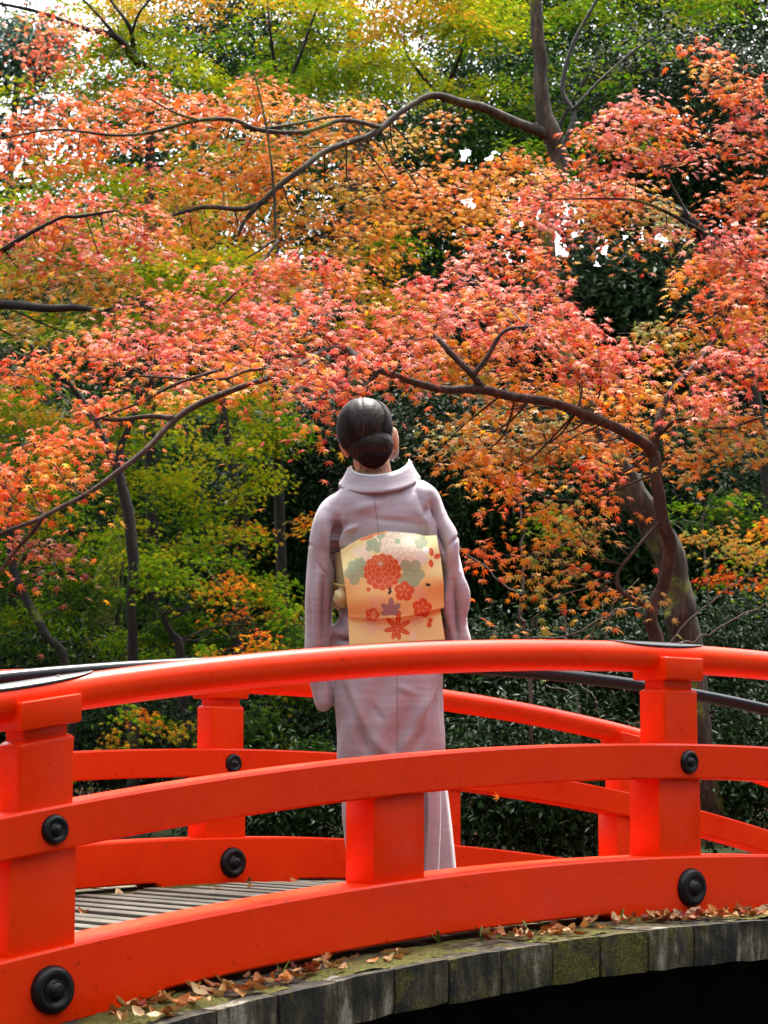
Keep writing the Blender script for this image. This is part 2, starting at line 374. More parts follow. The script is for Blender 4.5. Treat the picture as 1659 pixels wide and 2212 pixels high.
# deck: thick planks whose mossy ends show under the near railing
PITCH = .183; j0 = -.002
k = 0; s = j0-PITCH*18
plank_s = []
while s < 6.2:
    g = .0022+.003*rnd.random(); dz = .004*(rnd.random()-.5); dn = .010*(rnd.random()-.5)
    plank_s.append((s, s+PITCH))
    bm = bmesh.new(); bmesh.ops.create_cube(bm, size=1)
    L0, L1 = -.265+dn, 2.75
    bmesh.ops.bevel(bm, geom=list(bm.edges), offset=.05, segments=1, affect='EDGES', offset_type='PERCENT') if False else None
    bmesh.ops.subdivide_edges(bm, edges=[e for e in bm.edges if abs(e.verts[0].co.x-e.verts[1].co.x) > .5 or abs(e.verts[0].co.z-e.verts[1].co.z) > .5], cuts=2, use_grid_fill=True)
    V = []
    for v_ in bm.verts:
        c = v_.co; ss = s+g+(c.x+.5)*(PITCH-2*g); nn = L0 if c.y < 0 else L1; hh = -.440+dz-(.5-c.z)*.112
        ed = (abs(c.x) > .49)+(abs(c.z) > .49)
        if c.y < 0:
            nn += .003*(ed > 1)+rnd.uniform(-.0015, .0015); hh -= .002*(ed > 1)*(1 if c.z > 0 else -1)+rnd.uniform(-.001, .001)
            if c.z < -.4: hh += rnd.uniform(-.003, .003)
        V.append((ss, nn, hh))
    V = np.array(V); bm.verts.index_update(); F = [[q.index for q in f.verts] for f in bm.faces]; bm.free()
    mesh('plank', B(V[:, 0], V[:, 1], V[:, 2]), F, M_WOOD, bridge, smooth=False)
    for q in (.045, .135):
        jit = rnd.uniform(-.006, .006)
        block('batten', s+q-.024+jit, s+q+.024+jit, .30+rnd.uniform(-.03, .03), 2.10+rnd.uniform(-.05, .05), -.437, -.419+rnd.uniform(-.003, .003), bridge, b=.003, mt=M_BATTEN)
    s += PITCH
sweep('girder', lambda s: rect(.06, .34, -1.75, -.556), np.arange(-3.4, 6.6, .3), bridge, M_GIRDER)
sweep('girder', lambda s: rect(2.0, 2.3, -1.75, -.556), np.arange(-3.4, 6.6, .3), bridge, M_GIRDER)
# moss mats lying over the planks, breaking up at their edges
def moss_strip(n0, n1, s0, s1, thr, seed, ds=.009):
    sv = np.arange(s0, s1, ds*1.3); nv = np.arange(n0, n1, ds); V = []
    for s in sv:
        for n in nv:
            e = min(n-n0, n1-n)/(n1-n0)*2
            q = mnoise.noise(Vector((s*2.6+seed, n*7, 1.3)))*.9+mnoise.noise(Vector((s*11, n*16+seed, 4)))*.45+.25*mnoise.noise(Vector((s*50, n*50, 9)))
            V.append((s, n, -.4395+np.clip((q-thr+min(e*2, 1)*.35-.35)*.022, -.006, .012)+.0015*mnoise.noise(Vector((s*130, n*130, 2)))))
    V = np.array(V); a = len(nv)
    F = [[i*a+j, (i+1)*a+j, (i+1)*a+j+1, i*a+j+1] for i in range(len(sv)-1) for j in range(a-1) if max(V[i*a+j, 2], V[(i+1)*a+j+1, 2]) > -.4405]
    mesh('moss', B(V[:, 0], V[:, 1], V[:, 2]), F, M_MOSS, bridge, kind='stuff')
moss_strip(-.225, .03, -2.0, 2.6, .0, 3)
moss_strip(.16, .42, -2.2, 2.0, .1, 9, .014)
moss_strip(1.95, 2.34, -2.0, 3.2, -.05, 21, .014)
moss_strip(.42, 1.95, -2.2, 1.2, .22, 33, .022)
# black pipe handrail along the middle of the deck
hr = thing('handrail', 'black metal pipe handrail running along the middle of the bridge deck behind the woman', 'handrail', tuple(B(SA, 1.2, -.44)))
mb = MB(); sv = np.arange(-3.3, 6.6, .12); tube(mb, B(sv, 1.2, .352), .023, 12); mb.build('rail', M_IRON, hr)
for p in (-3.4, -1.2, 1.0, 3.2, 5.4):
    mb = MB(); tube(mb, [B(p, 1.2, -.44), B(p, 1.2, .34)], .036 if p > 3 else .026, 12); mb.build('post', M_IRON, hr)
    mb = MB(); tube(mb, [B(p, 1.2, -.438), B(p, 1.2, -.428)], .06, 14); mb.build('base_plate', M_IRON, hr)

# ------------------------------------------------------------------ leaf makers
def star_template(lobes=7, droop=.16, twist=0.):
    ang = {7: [-128, -82, -40, 0, 40, 82, 128], 5: [-110, -52, 0, 52, 110]}[lobes]
    ln = {7: [.34, .70, .93, 1.0, .93, .70, .34], 5: [.55, .9, 1.0, .9, .55]}[lobes]
    V = [(0, -.0, .05), (0, -.12, 0)]; va = .31
    for i, (a, L) in enumerate(zip(ang, ln)):
        a = math.radians(a); V.append((L*math.sin(a), L*math.cos(a), -droop*L*L))
        if i < lobes-1:
            m_ = math.radians((ang[i]+ang[i+1])/2); q = va*(ln[i]+ln[i+1])/2*1.12
            V.append((q*math.sin(m_), q*math.cos(m_), -.01+.02))
    V = np.array(V); V[:, 1] -= .25
    k = len(V)-2; ring = list(range(2, 2+k))+[1]
    T = [(0, ring[(i+1) % len(ring)], ring[i]) for i in range(len(ring))]
    return V*.52, np.array(T)[:, ::-1]
ST7 = star_template(7); ST5 = star_template(5)
OV = (np.array([(0, -.5, 0), (.19, -.15, .045), (.17, .2, .03), (0, .55, -.08), (-.17, .2, .03), (-.19, -.15, .045), (0, 0, -.02)]),
      np.array([(6, 0, 1), (6, 1, 2), (6, 2, 3), (6, 3, 4), (6, 4, 5), (6, 5, 0)]))
OV4 = (np.array([(0, -.5, 0), (.2, -.02, .05), (0, .55, -.05), (-.2, -.02, .05)]), np.array([(0, 1, 2), (0, 2, 3)]))
def norm(a): return a/(np.linalg.norm(a, axis=-1, keepdims=True)+1e-9)
def frames(nrm, tip):
    nrm = norm(nrm); tip = norm(tip-nrm*(tip*nrm).sum(-1, keepdims=True)); x = np.cross(tip, nrm)
    return x, tip, nrm
def leaves_to_mesh(C, nrm, tip, size, col, tmpl):
    V, T = tmpl; x, y, z = frames(nrm, tip); n = len(C); sz = size[:, None, None]
    cur = rng.uniform(.3, 1.9, (n, 1, 1))
    W_ = C[:, None]+sz*(V[None, :, 0, None]*x[:, None]+V[None, :, 1, None]*y[:, None]+V[None, :, 2, None]*z[:, None]*cur)
    TT = T[None]+(np.arange(n)*len(V))[:, None, None]
    return W_.reshape(-1, 3), TT.reshape(-1, 3), np.repeat(col, len(V), 0)
PAL = {
 'P': ([(.82, .12, .08), (.84, .24, .19), (.62, .05, .04), (.82, .13, .07), (.86, .33, .26), (.80, .16, .13)], [(.84, .24, .02), (.84, .34, .02), (.84, .42, .025), (.78, .15, .02)]),  # sky sheen put into the pink upper tiers, translucent glow into the orange below
 'R': ([(.84, .14, .03), (.84, .20, .035), (.78, .09, .025)], [(.82, .22, .025), (.80, .15, .02), (.8, .33, .03)]),
 'O': ([(.84, .22, .03), (.84, .32, .03), (.84, .17, .03)], [(.84, .38, .02), (.82, .48, .025), (.84, .28, .015)]),
 'Y': ([(.60, .38, .03), (.76, .32, .03), (.46, .38, .03)], [(.78, .44, .03), (.74, .32, .03), (.5, .42, .04)]),
 'G': ([(.40, .38, .09), (.60, .36, .10), (.30, .38, .07), (.48, .42, .10), (.76, .32, .09)], [(.66, .36, .04), (.30, .32, .05), (.7, .26, .04)]),
 'L': ([(.42, .52, .02), (.56, .54, .022), (.28, .44, .015), (.64, .52, .025)], [(.36, .46, .012), (.58, .46, .02), (.20, .36, .01)]),
 'M': ([(.13, .29, .012), (.20, .37, .014), (.28, .36, .02)], [(.08, .20, .008), (.15, .28, .01), (.32, .30, .02)]),
 'D': ([(.055, .13, .014), (.07, .14, .022), (.03, .08, .016)], [(.03, .07, .01), (.05, .10, .015)]),
 'B': ([(.28, .05, .04), (.38, .09, .05), (.5, .14, .06)], [(.4, .14, .05), (.3, .06, .03)]),
}
def pick(pal, t, n):
    top, bot = PAL[pal]; top = np.array(top); bot = np.array(bot)
    def one(p):
        i = rng.integers(0, len(p)); idx = np.where(rng.random(n) < .6, i, rng.integers(0, len(p), n)); return p[idx]
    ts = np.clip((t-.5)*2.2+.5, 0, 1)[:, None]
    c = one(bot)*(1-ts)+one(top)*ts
    return np.clip(c*(rng.uniform(.68, 1.12, (n, 1))*rng.uniform(.82, 1.1)), 0, .86)
class Tree:
    def __init__(s, name, label, cat, base, bark, group=None, singles=0, tm=ST5, leaf=.05):
        s.t = thing(name, label, cat, base, group); s.bark = bark; s.L = []; s.tw = MB(); s.singles = singles; s.tm = tm; s.leaf = leaf
        s.nodes = []; s.base = base
    def limb(s, pts, r, name='branch', sides=9, rough=.10, sub=5, seed=1, mt=None):
        """pts (x,y,Y) pixels + distance"""
        W_ = np.array([P(a, b_, c) for a, b_, c in pts]); C = catmull(W_, sub)
        rr = np.interp(np.linspace(0, 1, len(C)), np.linspace(0, 1, len(r)), r)
        rs = np.random.default_rng(seed); jt = np.arange(len(C))[:, None]*np.array([[.9, .7, .8]])+rs.uniform(0, 6, 3); C += np.sin(jt)*rr[:, None]*.10+np.sin(jt*.37)*rr[:, None]*.15
        mb = MB(); tube(mb, C, rr, sides, rough, seed); mb.build(name, mt or s.bark, s.t)
        s.nodes += [(C[i], rr[i]) for i in range(0, len(C), 2)]
    def pad(s, x, y, rx, ry, Y, pal, dens=1., tilt=0., sub=None, twig=True, open_=.5):
        c = P(x, y, Y); RX, RZ = px2m(rx, Y), px2m(ry, Y); RY = max(RX*.55, RZ*.9)
        leafpx = s.leaf*FPX/Y
        if s.singles: dens = dens*1.25
        n = max(14, int(dens*3.4*math.pi*rx*ry/(leafpx*leafpx*.27)))
        if twig and s.nodes:
            nd = min(s.nodes, key=lambda q: np.linalg.norm(q[0]-c)+.5*max(0, q[0][2]-c[2]))
            hub = c+np.array([0, .25*RY, -RZ*.1]); mid = (nd[0]+hub)/2+rng.normal(0, .07, 3)*np.linalg.norm(nd[0]-hub)+np.array([0, 0, -.03])
            if np.linalg.norm(nd[0]-hub) < (1.0 if s.singles else .6): tube(s.tw, catmull([nd[0], mid, hub], 4), np.linspace(min(nd[1]*.35, .0055), .0022, 9), 5, .1)
        else: hub = c
        K = max(1, int(round(2*ry/19))); wts = np.array([.55+.45*(k+.5)/K for k in range(K)])**2; wts /= wts.sum()
        for k in range(K):
            f = (k+.5)/K; R = RX*(.55+.48*f)*rng.uniform(.85, 1.08); rat = RY/RX
            cc = c+np.array([rng.uniform(-.22, .22)*RX, rng.uniform(-.3, .2)*RY, RZ*(1-2*f)*.95+rng.normal(0, .08)*RZ])
            nk = int(n*wts[k]); nf = max(3, nk//11)
            a = rng.uniform(0, 2*math.pi, nf); rr_ = np.sqrt(rng.random(nf))
            fx, fy = np.cos(a)*rr_, np.sin(a)*rr_
            for j in range(nf):
                per = int(rng.integers(7, 15)); q = cc+np.array([fx[j]*R, fy[j]*R*rat, 0.])
                out = norm(np.array([fx[j]+rng.normal(0, .25), fy[j]*.8-.2, 0])); side = np.array([-out[1], out[0], 0.])
                uu = rng.normal(0, 1, per)*s.leaf*1.25; vv = rng.normal(0, 1, per)*s.leaf*.85
                C = q+uu[:, None]*out+vv[:, None]*side
                rad2 = ((C[:, 0]-cc[0])/R)**2+((C[:, 1]-cc[1])/(R*rat))**2
                C[:, 2] += -rad2*R*.20+rng.normal(0, .30, per)*s.leaf+tilt*(C[:, 0]-c[0])+rng.normal(0, .25)*s.leaf
                w_ = np.clip(rad2, 0, 1.3)[:, None]
                nr = np.array([0, -.42, .82])+np.array([out[0], out[1]*.6-.15, 0])*.35*w_+rng.normal(0, .30, (per, 3))
                tp = out*.7+side*(vv/s.leaf)[:, None]*.8+np.array([0, -.35, -.30])-np.array([0, 0, .25])*w_+rng.normal(0, .38, (per, 3))
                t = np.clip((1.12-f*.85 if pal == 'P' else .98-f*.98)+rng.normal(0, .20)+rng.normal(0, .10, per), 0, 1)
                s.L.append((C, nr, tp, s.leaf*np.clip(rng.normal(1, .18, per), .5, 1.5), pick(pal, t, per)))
                if twig and rng.random() < (.32 if s.singles else .12):
                    h2 = hub*.4+cc*.6 if K > 1 else hub; e = q-np.array([0, 0, .008+.2*R*rr_[j]**2])
                    m1 = (h2*.55+e*.45)+rng.normal(0, .035, 3)*np.array([1, 1, 1.2]); tube(s.tw, [h2, m1, e, e+out*s.leaf*1.6-np.array([0, 0, .01])], [.0026, .0019, .0013, .0008], 3, cap=False)
    def fill(s, x0, x1, y0, y1, n, rx, ry, Y0, Y1, pals, dens=1., holes=(), **k):
        for i in range(n):
            for _ in range(20):
                x, y = rng.uniform(x0, x1), rng.uniform(y0, y1)
                if not any((x-a)**2/(c*c)+(y-b_)**2/(d*d) < 1 for a, b_, c, d in holes): break
            s.pad(x, y, rx*rng.uniform(.6, 1.3), ry*rng.uniform(.6, 1.3), rng.uniform(Y0, Y1), pals[rng.integers(0, len(pals))], dens, rng.uniform(-.15, .15), **k)
    def done(s):
        if s.tw.n: s.tw.build('twigs', s.bark, s.t, kind='stuff')
        if not s.L: return
        C, nr, tp, sz, co = (np.concatenate([q[i] for q in s.L]) for i in range(5))
        if s.singles:
            # the leaves that show largest: near ones facing the viewer at the outside of the sprays
            sc = (sz/np.maximum(C[:, 1], 1))*(.6+.4*np.abs(norm(nr)[:, 1]))
            cell = {}
            px = (np.round((C[:, 0]/C[:, 1]+.172)*FPX/22)*10000+np.round(((C[:, 2]-EYE)/C[:, 1])*FPX/22)).astype(int)
            for i in np.argsort(C[:, 1]):
                if abs(C[i, 0]/C[i, 1]) < .17: cell.setdefault(px[i], i)
            idx = np.array(list(cell.values())); idx = idx[np.argsort(-sc[idx])][:s.singles]
            x, y, z = frames(nr[idx], tp[idx]); o0 = origin(s.t)
            for q, i in enumerate(idx):
                o = bpy.data.objects.new('leaf', LEAF_ME); COL.objects.link(o); o.parent = s.t
                M = Matrix([[x[q][k_]*sz[i], y[q][k_]*sz[i], z[q][k_]*sz[i], C[i][k_]-o0[k_]] for k_ in range(3)]+[[0, 0, 0, 1]])
                o.matrix_basis = M; o.color = (*co[i], 1)
            keep = np.ones(len(C), bool); keep[idx] = False
            C, nr, tp, sz, co = C[keep], nr[keep], tp[keep], sz[keep], co[keep]
        V, T, c = leaves_to_mesh(C, nr, tp, sz, co, s.tm)
        trimesh('foliage', V, T, c, M_LEAF if s.singles else M_GREEN, s.t, kind='stuff'); s.count = len(T)
LEAF_ME = bpy.data.meshes.new('leaf'); LEAF_ME.from_pydata(ST7[0].tolist(), [], ST7[1].tolist()); LEAF_ME.materials.append(M_LEAF1)
def gz(x, Y): return float(ground_z(np.array(x), np.array(Y)))
def base(x, Y): 
    X = (x-829.5)*Y/FPX; return (X, Y, gz(X, Y))

# ---- tree 1: slender maple at the right whose limb crosses over the woman
t1 = Tree('maple_tree', 'slender dark-trunked red maple at right, its long low limb reaching left over the woman', 'maple tree', base(1440, 9.2), M_BARK_R, singles=300, tm=ST7, leaf=.060)
t1.limb([(1462, 1800, 9.2), (1425, 1420, 9.2), (1408, 1330, 9.2), (1430, 1270, 9.2), (1448, 1180, 9.15), (1428, 1100, 9.1), (1412, 1000, 9.1), (1408, 960, 9.1)], [.032, .032, .029, .026, .027, .025, .024, .023], 'trunk', 12, .12, 7, 3)
t1.limb([(1410, 985, 9.1), (1385, 950, 9.05), (1335, 925, 9.0), (1260, 895, 8.9), (1180, 868, 8.8), (1100, 855, 8.7), (1040, 838, 8.65), (960, 842, 8.6), (880, 822, 8.6), (800, 790, 8.6), (745, 752, 8.75), (690, 762, 8.75), (630, 797, 8.5), (500, 845, 8.4), (420, 876, 8.35), (370, 912, 8.3), (300, 985, 8.2), (200, 1060, 8.1), (120, 1102, 8.05), (60, 1130, 8), (-20, 1160, 8)], [.023, .022, .021, .020, .019, .019, .018, .016, .015, .013, .011, .009, .010, .011, .0125, .012, .0115, .010, .009, .008, .007], 'branch', 10, .12, 5, 4)
t1.limb([(375, 905, 8.3), (330, 900, 8.35), (260, 906, 8.4), (200, 905, 8.45)], [.012, .009, .008, .006], seed=5)
t1.limb([(95, 1112, 8.05), (70, 1150, 8.05), (30, 1195, 8.1), (-20, 1260, 8.1)], [.009, .008, .007, .006], seed=6)
t1.limb([(1042, 838, 8.65), (1010, 800, 8.6), (960, 745, 8.6), (930, 715, 8.65)], [.016, .014, .011, .007], seed=7)
t1.limb([(1020, 812, 8.6), (1050, 775, 8.6), (1090, 715, 8.6), (1150, 705, 8.65)], [.012, .010, .008, .006], seed=8)
t1.limb([(1410, 975, 9.1), (1422, 920, 9.1), (1440, 860, 9.15), (1490, 800, 9.2), (1540, 740, 9.3), (1590, 640, 9.4)], [.019, .016, .014, .012, .009, .006], seed=9)
t1.limb([(1425, 940, 9.1), (1470, 905, 9.0), (1560, 925, 9.0), (1650, 900, 9.0)], [.010, .008, .006, .005], seed=10)
t1.limb([(1430, 1120, 9.1), (1370, 1190, 9.0), (1335, 1240, 9.0), (1345, 1280, 9.0), (1400, 1310, 9.15)], [.005, .006, .008, .009, .012], seed=12)
t1.limb([(630, 797, 8.5), (540, 800, 8.5), (470, 820, 8.5), (300, 812, 8.5)], [.008, .006, .005, .004], seed=13)
t1.limb([(470, 800, 8.5), (380, 830, 8.45), (300, 870, 8.45), (200, 910, 8.4)], [.006, .006, .005, .004], seed=14)
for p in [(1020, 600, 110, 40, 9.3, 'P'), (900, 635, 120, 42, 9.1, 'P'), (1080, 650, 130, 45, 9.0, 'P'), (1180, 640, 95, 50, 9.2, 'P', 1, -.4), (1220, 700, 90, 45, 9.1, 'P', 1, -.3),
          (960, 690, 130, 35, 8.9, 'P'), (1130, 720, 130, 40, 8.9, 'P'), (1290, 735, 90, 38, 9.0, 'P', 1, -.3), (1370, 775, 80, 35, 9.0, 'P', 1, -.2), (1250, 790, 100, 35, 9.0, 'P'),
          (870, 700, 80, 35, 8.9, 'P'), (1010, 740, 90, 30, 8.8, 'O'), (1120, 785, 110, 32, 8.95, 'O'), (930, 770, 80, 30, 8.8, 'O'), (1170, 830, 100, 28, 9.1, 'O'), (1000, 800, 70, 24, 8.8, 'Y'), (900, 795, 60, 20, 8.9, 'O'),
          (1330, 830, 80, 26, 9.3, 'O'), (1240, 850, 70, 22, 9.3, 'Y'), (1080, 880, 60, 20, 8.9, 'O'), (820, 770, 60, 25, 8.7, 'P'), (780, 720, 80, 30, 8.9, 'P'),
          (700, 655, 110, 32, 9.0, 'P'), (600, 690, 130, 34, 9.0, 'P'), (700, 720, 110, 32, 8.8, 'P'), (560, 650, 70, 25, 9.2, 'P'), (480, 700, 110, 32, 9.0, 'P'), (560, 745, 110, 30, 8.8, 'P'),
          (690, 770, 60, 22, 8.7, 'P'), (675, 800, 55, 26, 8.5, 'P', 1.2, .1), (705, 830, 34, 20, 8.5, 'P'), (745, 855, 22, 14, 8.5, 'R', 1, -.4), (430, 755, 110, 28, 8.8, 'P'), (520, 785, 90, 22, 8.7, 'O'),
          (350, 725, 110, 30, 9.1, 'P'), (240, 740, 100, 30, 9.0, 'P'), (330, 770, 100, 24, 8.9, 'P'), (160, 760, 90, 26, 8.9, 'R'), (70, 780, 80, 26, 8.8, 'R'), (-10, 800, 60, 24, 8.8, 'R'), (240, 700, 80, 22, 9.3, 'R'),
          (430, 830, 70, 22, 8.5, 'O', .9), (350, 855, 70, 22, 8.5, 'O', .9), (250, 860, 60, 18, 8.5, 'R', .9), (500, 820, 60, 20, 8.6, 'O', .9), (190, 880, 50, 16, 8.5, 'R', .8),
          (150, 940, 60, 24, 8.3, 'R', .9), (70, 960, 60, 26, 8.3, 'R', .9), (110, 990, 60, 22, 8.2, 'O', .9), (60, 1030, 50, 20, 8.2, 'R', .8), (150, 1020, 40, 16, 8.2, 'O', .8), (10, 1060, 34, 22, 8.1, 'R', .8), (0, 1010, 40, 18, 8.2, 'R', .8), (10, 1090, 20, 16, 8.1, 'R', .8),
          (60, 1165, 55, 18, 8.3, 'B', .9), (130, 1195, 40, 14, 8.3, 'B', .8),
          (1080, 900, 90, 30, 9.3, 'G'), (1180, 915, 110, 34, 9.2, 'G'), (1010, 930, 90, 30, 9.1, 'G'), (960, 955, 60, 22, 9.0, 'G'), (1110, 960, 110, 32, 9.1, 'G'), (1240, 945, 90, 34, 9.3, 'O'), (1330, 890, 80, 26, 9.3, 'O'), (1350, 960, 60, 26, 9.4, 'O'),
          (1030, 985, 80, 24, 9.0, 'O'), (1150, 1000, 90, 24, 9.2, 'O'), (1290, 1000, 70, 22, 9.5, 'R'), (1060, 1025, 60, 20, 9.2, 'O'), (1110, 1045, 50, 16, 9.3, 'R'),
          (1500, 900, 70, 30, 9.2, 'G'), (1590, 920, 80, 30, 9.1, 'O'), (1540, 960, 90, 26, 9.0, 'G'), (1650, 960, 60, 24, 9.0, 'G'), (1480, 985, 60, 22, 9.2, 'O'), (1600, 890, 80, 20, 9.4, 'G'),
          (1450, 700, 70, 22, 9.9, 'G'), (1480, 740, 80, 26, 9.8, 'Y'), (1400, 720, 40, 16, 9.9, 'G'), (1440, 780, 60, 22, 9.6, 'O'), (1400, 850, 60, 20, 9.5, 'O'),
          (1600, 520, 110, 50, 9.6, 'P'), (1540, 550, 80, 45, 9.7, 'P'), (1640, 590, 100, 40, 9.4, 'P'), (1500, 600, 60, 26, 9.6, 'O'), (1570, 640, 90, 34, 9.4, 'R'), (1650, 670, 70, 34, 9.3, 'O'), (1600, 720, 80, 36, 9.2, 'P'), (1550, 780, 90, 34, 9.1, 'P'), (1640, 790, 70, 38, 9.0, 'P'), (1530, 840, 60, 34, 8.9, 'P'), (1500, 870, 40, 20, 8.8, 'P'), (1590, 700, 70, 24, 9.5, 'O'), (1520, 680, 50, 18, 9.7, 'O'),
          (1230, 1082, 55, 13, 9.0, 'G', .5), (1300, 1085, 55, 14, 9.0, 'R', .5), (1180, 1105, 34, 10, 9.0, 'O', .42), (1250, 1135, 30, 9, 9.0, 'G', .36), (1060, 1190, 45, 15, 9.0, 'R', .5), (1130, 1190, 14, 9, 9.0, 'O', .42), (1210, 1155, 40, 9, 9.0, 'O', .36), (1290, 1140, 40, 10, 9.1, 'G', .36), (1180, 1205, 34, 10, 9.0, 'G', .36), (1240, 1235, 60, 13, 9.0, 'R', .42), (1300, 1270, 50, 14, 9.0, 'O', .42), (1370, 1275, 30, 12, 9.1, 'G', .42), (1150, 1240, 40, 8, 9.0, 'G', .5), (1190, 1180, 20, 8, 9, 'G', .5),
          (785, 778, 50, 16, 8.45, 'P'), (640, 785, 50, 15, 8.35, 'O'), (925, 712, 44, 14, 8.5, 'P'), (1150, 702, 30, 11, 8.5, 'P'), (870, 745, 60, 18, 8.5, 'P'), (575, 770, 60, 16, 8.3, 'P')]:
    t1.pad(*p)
t1.done()

# ---- tree 2: big leaning maple behind
t2 = Tree('maple_tree', 'large leaning maple whose thick brown trunk rises out of the top of the picture', 'maple tree', base(1500, 12), M_BARK_G, singles=300, tm=ST7, leaf=.060)
t2.limb([(1520, 1800, 12), (1480, 1400, 12), (1472, 1300, 12), (1440, 1200, 12), (1398, 1110, 12), (1350, 1030, 12), (1300, 960, 12), (1240, 820, 12), (1195, 700, 12), (1178, 560, 12), (1190, 440, 12), (1205, 350, 12), (1190, 285, 12), (1172, 220, 12), (1165, 120, 12), (1158, 0, 12), (1150, -160, 12)], [.10, .090, .086, .082, .077, .073, .070, .064, .057, .052, .047, .045, .050, .041, .038, .036, .034], 'trunk', 16, .10, 7, 20)
t2.limb([(1190, 295, 12), (1140, 275, 11.9), (1060, 238, 11.8), (1000, 222, 11.7), (935, 208, 11.6), (880, 232, 11.5), (820, 280, 11.4), (760, 305, 11.3), (700, 328, 11.2), (660, 360, 11.1), (610, 395, 11.05), (560, 440, 11.0), (530, 475, 11), (515, 510, 11)], [.032, .027, .024, .022, .020, .018, .017, .017, .016, .015, .014, .013, .011, .008], 'branch', 10, .12, 5, 21)
t2.limb([(570, 437, 11), (520, 452, 11), (440, 448, 11), (360, 468, 11)], [.014, .013, .012, .008], seed=22)
t2.limb([(820, 275, 11.4), (740, 260, 11.2), (660, 285, 11.1), (560, 280, 11), (500, 258, 11), (420, 262, 10.9), (330, 285, 10.9), (250, 292, 10.8), (120, 280, 10.8), (0, 300, 10.8)], [.012, .011, .011, .011, .010, .010, .009, .008, .006, .004], seed=23)
t2.limb([(760, 250, 11.2), (700, 255, 11.2), (620, 270, 11.1), (540, 282, 11)], [.006, .008, .009, .009], seed=24)
t2.limb([(430, 262, 10.9), (370, 240, 10.9), (320, 212, 10.9)], [.008, .006, .004], seed=25)
t2.limb([(595, 520, 11), (592, 420, 11), (580, 300, 11), (560, 200, 11), (545, 150, 11)], [.008, .007, .006, .005, .004], seed=26)
t2.limb([(1210, 330, 12), (1240, 250, 12.1), (1215, 190, 12.2), (1240, 90, 12.3), (1300, -20, 12.4)], [.018, .015, .013, .011, .008], seed=27, mt=M_BARK_D)
t2.limb([(1235, 240, 12.1), (1290, 180, 12.2), (1370, 110, 12.3), (1450, 60, 12.3)], [.008, .008, .006, .004], seed=28, mt=M_BARK_D)
t2.limb([(530, 560, 10.6), (600, 520, 10.6), (500, 640, 10.4), (470, 665, 10.4)], [.004, .008, .008, .006], seed=29)
